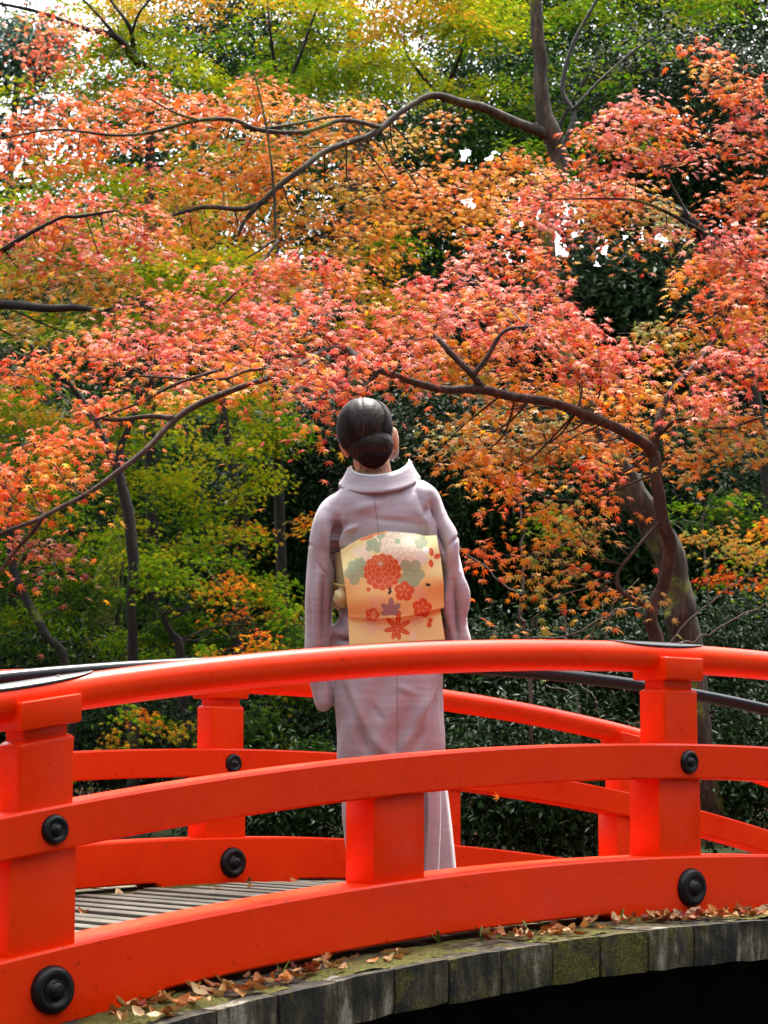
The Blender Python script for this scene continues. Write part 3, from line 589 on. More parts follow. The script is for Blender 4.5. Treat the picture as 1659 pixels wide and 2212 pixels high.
for p in [(330, 195, 110, 30, 11.6, 'R'), (250, 215, 110, 32, 11.5, 'R'), (420, 225, 100, 32, 11.4, 'R'), (130, 240, 110, 34, 11.3, 'R'), (40, 265, 90, 34, 11.2, 'R'), (540, 185, 60, 34, 11.5, 'O'), (560, 215, 100, 34, 11.4, 'O'), (640, 230, 90, 28, 11.6, 'O'), (320, 265, 120, 30, 11.2, 'R'), (200, 290, 110, 28, 11.1, 'R'), (480, 270, 110, 30, 11.3, 'O'), (740, 235, 80, 28, 11.7, 'O'), (800, 225, 60, 22, 11.8, 'O'), (720, 275, 80, 24, 11.6, 'O'),
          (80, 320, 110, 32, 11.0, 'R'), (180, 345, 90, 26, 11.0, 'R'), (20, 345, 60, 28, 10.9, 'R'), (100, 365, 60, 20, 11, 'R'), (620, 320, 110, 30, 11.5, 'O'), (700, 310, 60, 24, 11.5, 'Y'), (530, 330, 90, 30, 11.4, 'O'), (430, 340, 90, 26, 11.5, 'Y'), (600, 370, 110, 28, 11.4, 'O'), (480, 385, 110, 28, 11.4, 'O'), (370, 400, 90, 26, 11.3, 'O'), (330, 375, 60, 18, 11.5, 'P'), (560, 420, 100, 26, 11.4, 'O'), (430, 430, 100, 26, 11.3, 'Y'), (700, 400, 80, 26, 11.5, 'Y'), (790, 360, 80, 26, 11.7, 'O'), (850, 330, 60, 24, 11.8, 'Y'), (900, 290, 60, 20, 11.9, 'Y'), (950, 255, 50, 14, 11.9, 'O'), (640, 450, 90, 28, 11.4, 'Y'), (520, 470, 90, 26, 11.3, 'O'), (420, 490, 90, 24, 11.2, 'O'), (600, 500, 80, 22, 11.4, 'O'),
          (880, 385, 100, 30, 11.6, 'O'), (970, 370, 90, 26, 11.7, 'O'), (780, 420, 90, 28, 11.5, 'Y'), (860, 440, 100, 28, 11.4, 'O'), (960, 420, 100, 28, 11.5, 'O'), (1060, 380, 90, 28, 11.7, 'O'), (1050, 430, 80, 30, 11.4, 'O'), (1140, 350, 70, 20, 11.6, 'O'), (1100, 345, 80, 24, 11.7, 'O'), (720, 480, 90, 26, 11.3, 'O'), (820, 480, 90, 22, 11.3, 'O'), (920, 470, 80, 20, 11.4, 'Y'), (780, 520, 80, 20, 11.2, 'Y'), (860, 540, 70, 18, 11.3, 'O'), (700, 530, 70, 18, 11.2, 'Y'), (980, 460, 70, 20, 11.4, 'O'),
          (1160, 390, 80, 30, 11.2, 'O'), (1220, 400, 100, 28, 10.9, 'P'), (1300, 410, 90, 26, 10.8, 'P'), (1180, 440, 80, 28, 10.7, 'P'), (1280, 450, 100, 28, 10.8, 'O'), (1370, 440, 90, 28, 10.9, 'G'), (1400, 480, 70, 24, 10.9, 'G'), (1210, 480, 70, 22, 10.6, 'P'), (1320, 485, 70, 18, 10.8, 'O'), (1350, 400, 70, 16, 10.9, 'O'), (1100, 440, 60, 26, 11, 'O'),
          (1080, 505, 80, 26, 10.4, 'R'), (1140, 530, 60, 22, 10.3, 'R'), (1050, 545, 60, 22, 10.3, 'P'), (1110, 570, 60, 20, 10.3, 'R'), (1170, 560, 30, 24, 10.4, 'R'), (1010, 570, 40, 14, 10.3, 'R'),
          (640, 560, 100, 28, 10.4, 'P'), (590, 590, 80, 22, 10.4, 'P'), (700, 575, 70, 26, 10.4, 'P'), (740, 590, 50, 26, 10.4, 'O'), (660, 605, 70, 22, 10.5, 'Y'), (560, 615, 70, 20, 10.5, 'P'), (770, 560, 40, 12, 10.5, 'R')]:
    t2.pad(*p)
t2.done()

# ---- tree 3: maple leaning in from the left
t3 = Tree('maple_tree', 'red maple leaning in from the left edge on a thick dark branch', 'maple tree', base(-420, 10.4), M_BARK_D, singles=300, tm=ST7, leaf=.060)
t3.limb([(-420, 1800, 10.4), (-400, 1300, 10.4), (-300, 900, 10.4), (-160, 700, 10.4)], [.12, .10, .08, .06], 'trunk', 12, .1, 7, 30)
t3.limb([(-200, 740, 10.4), (-80, 662, 10.3), (0, 655, 10.2), (90, 665, 10.1), (160, 666, 10.1), (230, 674, 10.1)], [.04, .028, .022, .020, .018, .012], 'branch', 10, .12, 5, 31)
t3.limb([(-160, 700, 10.4), (-20, 560, 10.3), (120, 475, 10.2), (170, 468, 10.2), (250, 455, 10.2)], [.03, .015, .008, .009, .005], seed=32)
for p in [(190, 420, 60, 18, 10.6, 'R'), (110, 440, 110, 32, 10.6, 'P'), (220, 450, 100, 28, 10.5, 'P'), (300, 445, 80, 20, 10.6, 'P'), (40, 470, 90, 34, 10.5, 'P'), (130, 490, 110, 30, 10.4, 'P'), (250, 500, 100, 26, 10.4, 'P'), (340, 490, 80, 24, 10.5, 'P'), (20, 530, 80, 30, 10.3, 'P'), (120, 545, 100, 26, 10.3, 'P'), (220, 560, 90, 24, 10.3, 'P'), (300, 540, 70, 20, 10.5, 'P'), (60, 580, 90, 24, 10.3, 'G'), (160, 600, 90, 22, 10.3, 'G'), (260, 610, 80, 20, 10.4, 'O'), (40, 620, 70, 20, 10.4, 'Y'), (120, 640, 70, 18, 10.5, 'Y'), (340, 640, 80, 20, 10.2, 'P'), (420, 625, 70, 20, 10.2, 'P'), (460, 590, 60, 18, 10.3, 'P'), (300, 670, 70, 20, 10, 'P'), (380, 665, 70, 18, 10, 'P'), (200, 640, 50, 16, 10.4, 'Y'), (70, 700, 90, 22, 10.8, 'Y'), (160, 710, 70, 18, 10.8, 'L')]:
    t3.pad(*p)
t3.done()

# ---- tree 4: maple reaching in from the right edge
t4 = Tree('maple_tree', 'maple reaching in from the right edge with red sprays in the upper right corner', 'maple tree', base(2050, 11), M_BARK_D, singles=200, tm=ST7, leaf=.060)
t4.limb([(2050, 1800, 11), (2000, 1200, 11), (1900, 700, 11), (1850, 300, 11), (1830, 0, 11)], [.12, .10, .08, .06, .04], 'trunk', 12, .1, 7, 40)
t4.limb([(1890, 650, 11), (1760, 560, 10.9), (1600, 540, 10.7), (1500, 490, 10.6), (1400, 440, 10.5), (1330, 430, 10.5), (1200, 430, 10.5)], [.03, .02, .013, .010, .008, .006, .004], 'branch', 8, .1, 5, 41)
t4.limb([(1850, 350, 11), (1750, 300, 10.6), (1650, 320, 10.4), (1560, 340, 10.4), (1500, 300, 10.4)], [.02, .014, .009, .006, .004], seed=42)
t4.limb([(1840, 200, 11), (1740, 170, 10.6), (1640, 165, 10.4), (1560, 130, 10.4)], [.02, .012, .008, .004], seed=43)
t4.limb([(1870, 500, 11), (1700, 480, 10.6), (1630, 440, 10.4), (1560, 430, 10.4)], [.02, .010, .007, .004], seed=44)
t4.limb([(1500, 490, 10.6), (1440, 380, 10.7), (1400, 300, 10.8)], [.007, .005, .003], seed=45)
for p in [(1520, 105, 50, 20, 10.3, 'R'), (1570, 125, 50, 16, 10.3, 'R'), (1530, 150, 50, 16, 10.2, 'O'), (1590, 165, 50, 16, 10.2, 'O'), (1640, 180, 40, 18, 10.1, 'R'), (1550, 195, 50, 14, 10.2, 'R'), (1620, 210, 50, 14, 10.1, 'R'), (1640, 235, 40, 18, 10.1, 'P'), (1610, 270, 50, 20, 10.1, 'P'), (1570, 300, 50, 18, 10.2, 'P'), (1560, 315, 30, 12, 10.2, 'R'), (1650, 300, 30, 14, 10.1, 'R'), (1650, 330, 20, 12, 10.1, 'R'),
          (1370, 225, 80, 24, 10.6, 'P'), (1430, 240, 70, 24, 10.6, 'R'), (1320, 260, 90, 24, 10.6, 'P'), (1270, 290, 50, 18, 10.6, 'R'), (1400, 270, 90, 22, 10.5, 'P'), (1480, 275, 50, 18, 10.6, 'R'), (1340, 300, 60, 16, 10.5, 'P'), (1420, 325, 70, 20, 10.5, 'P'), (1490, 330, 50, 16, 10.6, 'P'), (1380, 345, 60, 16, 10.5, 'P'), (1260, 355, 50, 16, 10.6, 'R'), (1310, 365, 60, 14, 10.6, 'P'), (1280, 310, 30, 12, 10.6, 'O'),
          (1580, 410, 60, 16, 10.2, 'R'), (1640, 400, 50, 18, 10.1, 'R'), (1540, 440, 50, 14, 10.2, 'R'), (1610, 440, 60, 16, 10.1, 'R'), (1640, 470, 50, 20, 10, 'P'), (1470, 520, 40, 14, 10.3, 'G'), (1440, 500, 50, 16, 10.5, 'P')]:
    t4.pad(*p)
t4.done()
# pale fallen leaves caught on the sprays
def ovate_leaf(seed, curl=.6):
    r = random.Random(seed); V = []; F = []; K = 6
    for i in range(K+1):
        t = i/K; wd = .33*math.sin(math.pi*min(1, t*.93+.04))**.8
        bend = curl*(t-.5)**2*1.6+(r.uniform(-.05, .05))
        for j, q in enumerate((-1, -.5, 0, .5, 1)):
            V.append((q*wd*(1-.25*curl*abs(q)), t-.5, bend+curl*.55*wd*abs(q)**1.5*(1 if j < 3 else r.uniform(.2, 1.3))+r.uniform(-.025, .025)))
    for i in range(K):
        for j in range(4): F.append([i*5+j, i*5+j+1, (i+1)*5+j+1, (i+1)*5+j])
    me = bpy.data.meshes.new('fallen_leaf'); me.from_pydata(V, [], F); me.materials.append(M_DEAD)
    me.polygons.foreach_set('use_smooth', [True]*len(F)); me.update(); return me
DEAD = [ovate_leaf(i, c) for i, c in enumerate((.25, .7, 1.1, .5, .9))]
def place_leaf(mei, loc, size, rot, col, label, group):
    o = bpy.data.objects.new('fallen_leaf', DEAD[mei]); COL.objects.link(o); o.location = loc; o.rotation_euler = rot
    o.scale = (size*rnd.uniform(.75, 1.15), size, size*.9); o.color = (*col, 1); return props(o, label, 'fallen leaf', group)
for (x, y, Y, w_, lab) in ((1418, 240, 10.35, .09, 'pale cream leaf caught on a red spray right of the thick trunk, upper of two'), (1372, 322, 10.3, .07, 'pale cream leaf caught on a pink spray right of the thick trunk, lower of two')):
    place_leaf(0, P(x, y, Y), w_, (.5, .1, 1.5), (.75, .6, .35), lab, None)

# ---- background green maples
def bgtree(label, trunk, r, fills, bark=M_BARK_D, extra=(), leaf=.052, group='green maples behind the bridge', Yb=None, name='maple_tree', seed=0, pads=()):
    x, y, Y = trunk[0]; t = Tree(name, label, 'maple tree', base(x, Y), bark, group, tm=ST5, leaf=leaf)
    t.limb(trunk, [q*(.62 if seed in (53, 54, 55) else .45) for q in r], 'trunk', 10, .14, 6, seed)
    for i, (pts, rr) in enumerate(extra): t.limb(pts, rr, 'branch', 7, .14, 5, seed*7+i)
    for f in fills: t.fill(*f[:9], pals=f[9], dens=f[10] if len(f) > 10 else 1., holes=f[11] if len(f) > 11 else ())
    for p in pads: t.pad(*p)
    t.done()
SKY = ((60, 60, 130, 60), (30, 130, 60, 50), (30, 340, 60, 90))
bgtree('yellow-green maple filling the top left, with dark branches fanning up', [(330, 1700, 15), (325, 900, 15), (322, 400, 15), (325, 170, 15), (290, 130, 15)], [.10, .09, .07, .05, .04],
       [(60, 620, -60, 60, 10, 110, 34, 14.6, 15.6, 'LLY', .8, SKY), (180, 640, 50, 200, 14, 110, 34, 14.6, 15.6, 'LLM', .9, SKY), (60, 600, 180, 330, 8, 110, 34, 14.6, 15.8, 'LM', .8, SKY), (-40, 200, 160, 210, 3, 80, 20, 15, 15.5, 'LL', .8)],
       extra=[([(300, 140, 15), (250, 80, 14.5), (180, 60, 14.5), (80, 25, 14.5), (-40, 0, 14.5)], [.03, .022, .016, .013, .01]), ([(290, 125, 15), (280, 60, 14.6), (240, 0, 14.6), (225, -40, 14.6)], [.022, .014, .01, .01]),
              ([(255, 85, 14.5), (200, 20, 14.4), (150, -30, 14.4)], [.015, .011, .008]), ([(285, 70, 14.6), (300, 30, 14.5), (340, -20, 14.5)], [.012, .01, .008])], seed=50)
bgtree('yellow-green maple at the top centre with two thin dark stems', [(620, 1700, 15.5), (600, 900, 15.5), (595, 400, 15.5), (600, 210, 15.5), (585, 80, 15), (578, 0, 15), (570, -80, 15)], [.09, .08, .06, .04, .022, .016, .012],
       [(560, 1150, -60, 60, 18, 115, 36, 14.8, 16, 'LLY', .95), (560, 1130, 40, 210, 22, 115, 36, 15, 16.4, 'LLM', .95)],
       extra=[([(610, 210, 15.5), (640, 140, 15.2), (670, 60, 15.2), (700, -30, 15.2)], [.014, .013, .01, .008]), ([(960, 220, 15.6), (900, 150, 15.2), (880, 120, 15.2)], [.018, .012, .006]), ([(955, 210, 15.6), (990, 130, 15.3), (1010, 60, 15.3)], [.016, .012, .006])], seed=51)
bgtree('green maple behind the orange sprays at mid left', [(250, 1700, 15.8), (258, 1000, 15.8), (300, 700, 15.8), (340, 450, 15.8)], [.09, .07, .05, .03],
       [(-40, 560, 330, 480, 14, 120, 36, 14.2, 16, 'LMY', .9, SKY), (-40, 900, 460, 700, 30, 120, 36, 14, 16, 'LMYG', .95), (300, 520, 540, 620, 6, 80, 30, 13.6, 14.2, 'L', 1)], seed=52)
bgtree('maple with dark forked trunk standing left behind the railing', [(286, 1750, 13), (285, 1430, 13), (285, 1300, 13), (288, 1200, 13), (268, 1080, 13), (255, 1020, 13), (225, 950, 13), (150, 830, 13), (30, 760, 13)], [.06, .055, .052, .055, .05, .045, .035, .025, .015],
       [(-40, 260, 820, 960, 10, 95, 34, 13.4, 14.6, 'LMM', .8), (150, 480, 1060, 1200, 10, 90, 26, 13.2, 14.4, 'MLM', .7), (180, 460, 950, 1060, 6, 80, 28, 13.6, 14.4, 'LM', .8)],
       extra=[([(255, 1020, 13), (262, 960, 13), (290, 900, 13), (300, 840, 13)], [.03, .022, .016, .01]), ([(150, 830, 13), (145, 770, 13), (150, 700, 13)], [.012, .012, .01]), ([(140, 850, 13), (110, 790, 13), (60, 740, 13)], [.012, .01, .008])], seed=53)
bgtree('dark-stemmed maple leaning at the far left behind the railing', [(160, 1700, 13.6), (140, 1440, 13.6), (100, 1370, 13.6), (55, 1290, 13.6), (25, 1220, 13.6), (20, 1100, 13.6), (-20, 950, 13.6)], [.05, .045, .045, .04, .038, .03, .02],
       [(-60, 130, 830, 1130, 14, 90, 36, 13.8, 15.5, 'LMMY', .85), (-60, 200, 1170, 1320, 10, 90, 30, 13.9, 15, 'MDM', .8)], seed=54)
bgtree('grey-barked maple left of the woman with yellow-green leaves', [(520, 1700, 14.5), (508, 1420, 14.5), (525, 1300, 14.5), (518, 1180, 14.5), (520, 1090, 14.5), (498, 980, 14.5), (482, 900, 14.5), (470, 780, 14.5)], [.09, .075, .058, .055, .052, .045, .045, .035],
       [(330, 620, 820, 960, 12, 90, 32, 14.6, 16, 'MLM', .85), (400, 640, 960, 1080, 7, 60, 26, 14, 14.6, 'LLY', .85), (480, 680, 1120, 1180, 5, 60, 16, 14, 15, 'MOG', .7)],
       bark=M_BARK_G if False else M_BARK_D, extra=[([(560, 1430, 15.5), (545, 1350, 15.5), (460, 1250, 15.5), (400, 1160, 15.5)], [.02, .015, .013, .01])], seed=55)
bgtree('low green maple with layered sprays just behind the far railing at left', [(400, 1750, 13), (392, 1420, 13), (372, 1370, 13), (350, 1330, 13)], [.07, .06, .045, .03],
       [(-40, 420, 1300, 1440, 18, 100, 26, 13.8, 15, 'MMD', .9), (330, 620, 1190, 1300, 10, 85, 22, 12.6, 13.6, 'MLM', .85), (440, 640, 1240, 1340, 7, 60, 16, 12.8, 13.6, 'OYO', .7), (420, 640, 1380, 1440, 6, 50, 20, 12.4, 13, 'OYM', .7), (540, 720, 1300, 1400, 9, 80, 24, 12.4, 13.4, 'DMD', .9), (250, 420, 1540, 1640, 7, 60, 20, 12.2, 13.2, 'YOM', .6), (530, 730, 1480, 1640, 9, 70, 26, 12, 13, 'MDD', .9)], seed=56)
bgtree('leafy green maple at the top right corner', [(1700, 1700, 14.5), (1640, 900, 14.5), (1520, 500, 14.5), (1280, 390, 14.5), (1218, 320, 14.5), (1215, 260, 14.5), (1290, 130, 14.5)], [.09, .08, .06, .045, .035, .03, .015],
       [(1180, 1700, -60, 40, 12, 100, 30, 13.8, 14.8, 'LMM', .9), (1050, 1480, 50, 330, 16, 90, 26, 14, 15.5, 'MMD', .6), (1150, 1500, 330, 460, 6, 70, 22, 14, 15, 'DMD', .6)], seed=57)
bgtree('green maple with thin pale stem at the right behind the leaning trunk', [(1575, 1700, 13.5), (1530, 1300, 13.5), (1522, 1180, 13.5), (1520, 1110, 13.5), (1560, 1050, 13.5)], [.03, .02, .014, .012, .008],
       [(1450, 1680, 1060, 1130, 7, 80, 20, 13, 14, 'MDM', .7), (1500, 1680, 1120, 1190, 7, 70, 20, 12.4, 13.2, 'GOG', .7), (1540, 1680, 1190, 1300, 6, 60, 16, 12.4, 13.2, 'GMR', .5), (1150, 1330, 1110, 1160, 5, 60, 14, 12.8, 13.2, 'MGM', .6)], bark=M_TWIG, seed=58)
# bare and mossy trunks among them
def lone_trunk(label, pts, r, bk, seed, cat='tree trunk', sides=12):
    x, y, Y = pts[0]; t = Tree('tree_trunk', label, cat, base(x, Y), bk, 'trunks among the green maples'); t.limb(pts, [q*(1 if r[0] > .1 and Y < 17.5 else .6) for q in r], 'trunk', sides, .12, 7, seed); t.done()
lone_trunk('moss-covered yellow-green trunk leaning right behind the far left railing', [(195, 1650, 15.4), (215, 1380, 15.4), (228, 1280, 15.4), (243, 1180, 15.4), (250, 1120, 15.4)], [.15, .115, .095, .05, .012], M_BARK_M, 61)
lone_trunk('short pale brown trunk beside the mossy leaning trunk', [(186, 1650, 15.8), (186, 1350, 15.8), (186, 1200, 15.8)], [.035, .034, .03], M_BARK_G, 62)
lone_trunk('dark upright trunk near the left edge of the picture', [(40, 1700, 15), (30, 1380, 15), (32, 1200, 15), (40, 1050, 15), (30, 900, 15)], [.06, .06, .055, .045, .03], M_BARK_D, 63)
lone_trunk('straight dark brown trunk above and behind the woman\'s head', [(790, 1750, 17), (785, 1300, 17), (778, 1000, 17), (775, 840, 17), (770, 600, 17), (760, 100, 17)], [.11, .10, .09, .085, .08, .06], M_BARK_G, 64)
lone_trunk('thin slanting trunk between the woman and the grey-barked maple', [(760, 1300, 16.6), (740, 1000, 16.6), (690, 900, 16.6), (650, 850, 16.6), (560, 860, 16.6)], [.05, .045, .035, .025, .015], M_BARK_D, 65)
lone_trunk('dark trunk standing in the wood behind the upper right sprays', [(1330, 1700, 18), (1310, 900, 18), (1270, 600, 18), (1275, 450, 18), (1300, 100, 18)], [.14, .12, .09, .08, .05], M_BARK_D, 66)

# ---- evergreens: glossy dark leaves, thinner where the canopy lets the sky through
def in_gap(C):
    k_ = C[:, 1]*CP+(C[:, 2]-EYE)*SP; x = 829.5+FPX*C[:, 0]/k_; y = 1106-FPX*((C[:, 2]-EYE)*CP-C[:, 1]*SP)/k_
    q = np.sin(x*.11+y*.05)+np.sin(y*.17-x*.06)+np.sin(x*.05-y*.09+2)
    keep = np.ones(len(C), bool)
    for (a, b_, ra, rb) in ((1195, 535, 40, 22), (1290, 545, 24, 34), (1405, 515, 46, 24), (1030, 335, 54, 16), (1010, 440, 22, 16), (1110, 480, 30, 12), (1095, 72, 20, 9)):
        keep &= ~((((x-a)/ra)**2+((y-b_)/rb)**2 < 1) & (q > .25))
    return keep
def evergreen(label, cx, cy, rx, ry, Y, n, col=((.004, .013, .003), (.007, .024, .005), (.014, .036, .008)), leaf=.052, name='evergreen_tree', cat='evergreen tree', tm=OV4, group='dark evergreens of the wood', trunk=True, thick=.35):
    c = P(cx, cy, Y); X0 = c[0]; n = int(n*(2.5 if leaf < .06 else 1.3))
    t = thing(name, label, cat, (float(X0), float(Y), gz(float(X0), float(Y))), group)
    RX, RZ = px2m(rx, Y), px2m(ry, Y); RY = RX*thick*2
    ns = max(6, n//26); k_ = 26
    d = norm(rng.normal(0, 1, (ns, 3))); d[:, 1] = -np.abs(d[:, 1])*rng.choice([1, 1, 1, -1], ns); rad = rng.uniform(.55, 1, (ns, 1))**.6
    q = c+d*rad*np.array([RX, RY, RZ])
    q += rng.normal(0, .08, q.shape)
    C = np.repeat(q, k_, 0)+rng.normal(0, 1, (ns*k_, 3))*np.array([.15, .15, .09])
    out = np.repeat(d, k_, 0)
    nr = out*.35+np.array([0, -.45, .55])+rng.normal(0, .42, C.shape); tp = out*.5+np.array([0, -.2, -.5])+rng.normal(0, .6, C.shape)
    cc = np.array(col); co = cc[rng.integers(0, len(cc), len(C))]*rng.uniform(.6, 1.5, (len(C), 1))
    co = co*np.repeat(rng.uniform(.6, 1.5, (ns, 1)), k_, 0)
    if Y > 16.9: k2 = in_gap(C); C, nr, tp, co = C[k2], nr[k2], tp[k2], co[k2]
    V, T, cv = leaves_to_mesh(C, nr, tp, leaf*rng.uniform(.7, 1.25, len(C)), co, tm)
    trimesh('foliage', V, T, cv, M_EVER, t, kind='stuff')
    if trunk:
        mb = MB(); b0 = np.array([X0, Y+RY*.2, gz(float(X0), float(Y))-.1]); top = c+np.array([0, RY*.2, RZ*.7])
        tube(mb, catmull([b0, b0*.6+top*.4+rng.normal(0, .12, 3), b0*.25+top*.75+rng.normal(0, .12, 3), top], 5), np.linspace(max(.07, RX*.07), .03, 16), 9, .12); mb.build('trunk', M_BARK_D, t)
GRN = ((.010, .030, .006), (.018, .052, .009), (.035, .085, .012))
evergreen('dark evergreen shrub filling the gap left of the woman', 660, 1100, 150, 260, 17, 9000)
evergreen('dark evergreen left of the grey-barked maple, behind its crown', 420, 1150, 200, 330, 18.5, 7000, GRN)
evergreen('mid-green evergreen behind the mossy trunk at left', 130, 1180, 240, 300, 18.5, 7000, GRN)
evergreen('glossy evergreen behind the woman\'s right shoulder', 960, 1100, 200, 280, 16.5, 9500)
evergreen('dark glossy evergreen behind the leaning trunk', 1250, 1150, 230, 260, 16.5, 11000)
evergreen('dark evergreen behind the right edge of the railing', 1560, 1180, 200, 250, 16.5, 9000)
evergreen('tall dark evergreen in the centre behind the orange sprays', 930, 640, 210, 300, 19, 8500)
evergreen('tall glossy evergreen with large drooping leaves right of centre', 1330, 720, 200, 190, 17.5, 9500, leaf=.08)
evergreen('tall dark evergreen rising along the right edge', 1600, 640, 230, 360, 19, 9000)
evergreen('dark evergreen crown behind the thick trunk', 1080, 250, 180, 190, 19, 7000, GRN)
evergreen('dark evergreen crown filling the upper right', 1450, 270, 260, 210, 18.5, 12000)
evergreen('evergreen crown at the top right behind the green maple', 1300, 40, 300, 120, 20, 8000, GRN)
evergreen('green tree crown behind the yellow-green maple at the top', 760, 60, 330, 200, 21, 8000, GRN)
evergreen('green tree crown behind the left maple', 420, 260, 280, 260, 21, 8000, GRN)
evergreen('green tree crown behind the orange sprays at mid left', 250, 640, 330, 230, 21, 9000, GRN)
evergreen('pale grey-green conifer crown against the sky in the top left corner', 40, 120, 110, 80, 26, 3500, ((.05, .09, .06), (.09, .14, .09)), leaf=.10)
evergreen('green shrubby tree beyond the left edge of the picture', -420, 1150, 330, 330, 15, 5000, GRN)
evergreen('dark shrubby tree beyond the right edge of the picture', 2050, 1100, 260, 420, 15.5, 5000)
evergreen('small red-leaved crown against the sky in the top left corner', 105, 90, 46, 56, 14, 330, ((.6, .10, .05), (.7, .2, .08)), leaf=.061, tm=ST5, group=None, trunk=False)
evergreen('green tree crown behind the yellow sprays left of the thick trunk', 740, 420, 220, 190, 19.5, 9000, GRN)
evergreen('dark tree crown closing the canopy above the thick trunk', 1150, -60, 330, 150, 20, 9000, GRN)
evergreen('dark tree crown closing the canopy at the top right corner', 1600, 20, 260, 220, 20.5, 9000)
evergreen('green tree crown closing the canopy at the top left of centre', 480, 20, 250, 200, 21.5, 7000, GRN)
# shrubs low behind the far railing
SH = 'clipped shrubs low behind the bridge'
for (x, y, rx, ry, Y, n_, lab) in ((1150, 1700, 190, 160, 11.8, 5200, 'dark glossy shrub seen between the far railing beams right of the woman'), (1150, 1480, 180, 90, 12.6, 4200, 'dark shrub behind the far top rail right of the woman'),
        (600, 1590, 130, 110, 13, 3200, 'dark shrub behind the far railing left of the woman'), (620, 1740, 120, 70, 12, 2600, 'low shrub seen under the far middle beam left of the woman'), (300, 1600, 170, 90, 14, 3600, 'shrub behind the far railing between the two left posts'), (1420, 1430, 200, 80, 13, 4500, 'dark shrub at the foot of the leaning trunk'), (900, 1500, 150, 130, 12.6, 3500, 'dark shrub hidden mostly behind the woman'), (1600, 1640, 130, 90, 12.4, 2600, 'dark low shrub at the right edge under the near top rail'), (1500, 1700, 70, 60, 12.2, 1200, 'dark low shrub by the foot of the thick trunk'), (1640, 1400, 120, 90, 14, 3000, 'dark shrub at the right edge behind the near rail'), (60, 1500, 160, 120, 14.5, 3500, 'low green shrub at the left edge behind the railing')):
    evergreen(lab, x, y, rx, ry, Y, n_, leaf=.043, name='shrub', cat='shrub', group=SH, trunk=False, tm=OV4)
# far dark wood on the slope
FV, FT, FC, off = [], [], [], 0
for (x, y, rx, ry, Y) in ((150, 500, 420, 330, 30), (700, 450, 420, 420, 31), (1250, 420, 420, 330, 30), (1600, 350, 350, 420, 30), (1000, 900, 700, 300, 26), (1600, 1000, 500, 350, 26), (200, 1000, 500, 350, 26), (-700, 700, 500, 520, 27), (-1500, 600, 600, 600, 28), (-2500, 500, 700, 700, 26), (-700, 1200, 500, 300, 20), (-1600, 1250, 600, 350, 19), (2300, 600, 500, 560, 26), (3000, 600, 600, 620, 26), (2300, 1200, 500, 300, 19)):
    c = P(x, y, Y); RX, RZ = px2m(rx, Y), px2m(ry, Y); d = norm(rng.normal(0, 1, (270, 3))); d[:, 1] = -np.abs(d[:, 1])
    q = np.repeat(c+d*rng.uniform(.6, 1, (270, 1))*np.array([RX, RX*.7, RZ]), 26, 0)+rng.normal(0, 1, (270*26, 3))*np.array([.32, .32, .2])
    V, T, cv = leaves_to_mesh(q, np.repeat(d, 26, 0)*.35+np.array([0, -.45, .55])+rng.normal(0, .42, q.shape), rng.normal(0, .6, q.shape)+np.array([0, 0, -.5]), .17*rng.uniform(.7, 1.25, len(q)), np.array([.006, .014, .005])*np.repeat(rng.uniform(.6, 2.4, (270, 1)), 26, 0), OV4)
    k2 = np.repeat(in_gap(q), 4); V = V.copy(); V[~k2] = V[0]
    FV.append(V); FT.append(T+off); FC.append(cv); off += len(V)
props(trimesh('far_wood', np.concatenate(FV), np.concatenate(FT), np.concatenate(FC), M_EVER), kind='stuff')
# unseen wood added round the viewer to block low sky light; mirrored in lacquer
nw = 8500; an = rng.uniform(math.radians(42), math.radians(318), nw); Rw = rng.uniform(11, 19, nw)
q = np.stack([np.sin(an)*Rw, 3+np.cos(an)*Rw, rng.uniform(0, 1, nw)**.8*(10.5+2*np.sin(an*5))+.4], -1)
C = np.repeat(q, 9, 0)+rng.normal(0, .45, (nw*9, 3)); inward = np.stack([-np.sin(an), -np.cos(an), an*0+.3], -1)
V, T, cv = leaves_to_mesh(C, np.repeat(inward, 9, 0)+rng.normal(0, .6, C.shape), rng.normal(0, .6, C.shape)+np.array([0, 0, -.6]), rng.uniform(.28, .5, len(C)), np.array([.02, .045, .012])*rng.uniform(.5, 1.6, (len(C), 1)), OV4)
props(trimesh('unseen_woodland', V, T, cv, M_EVER), kind='stuff')
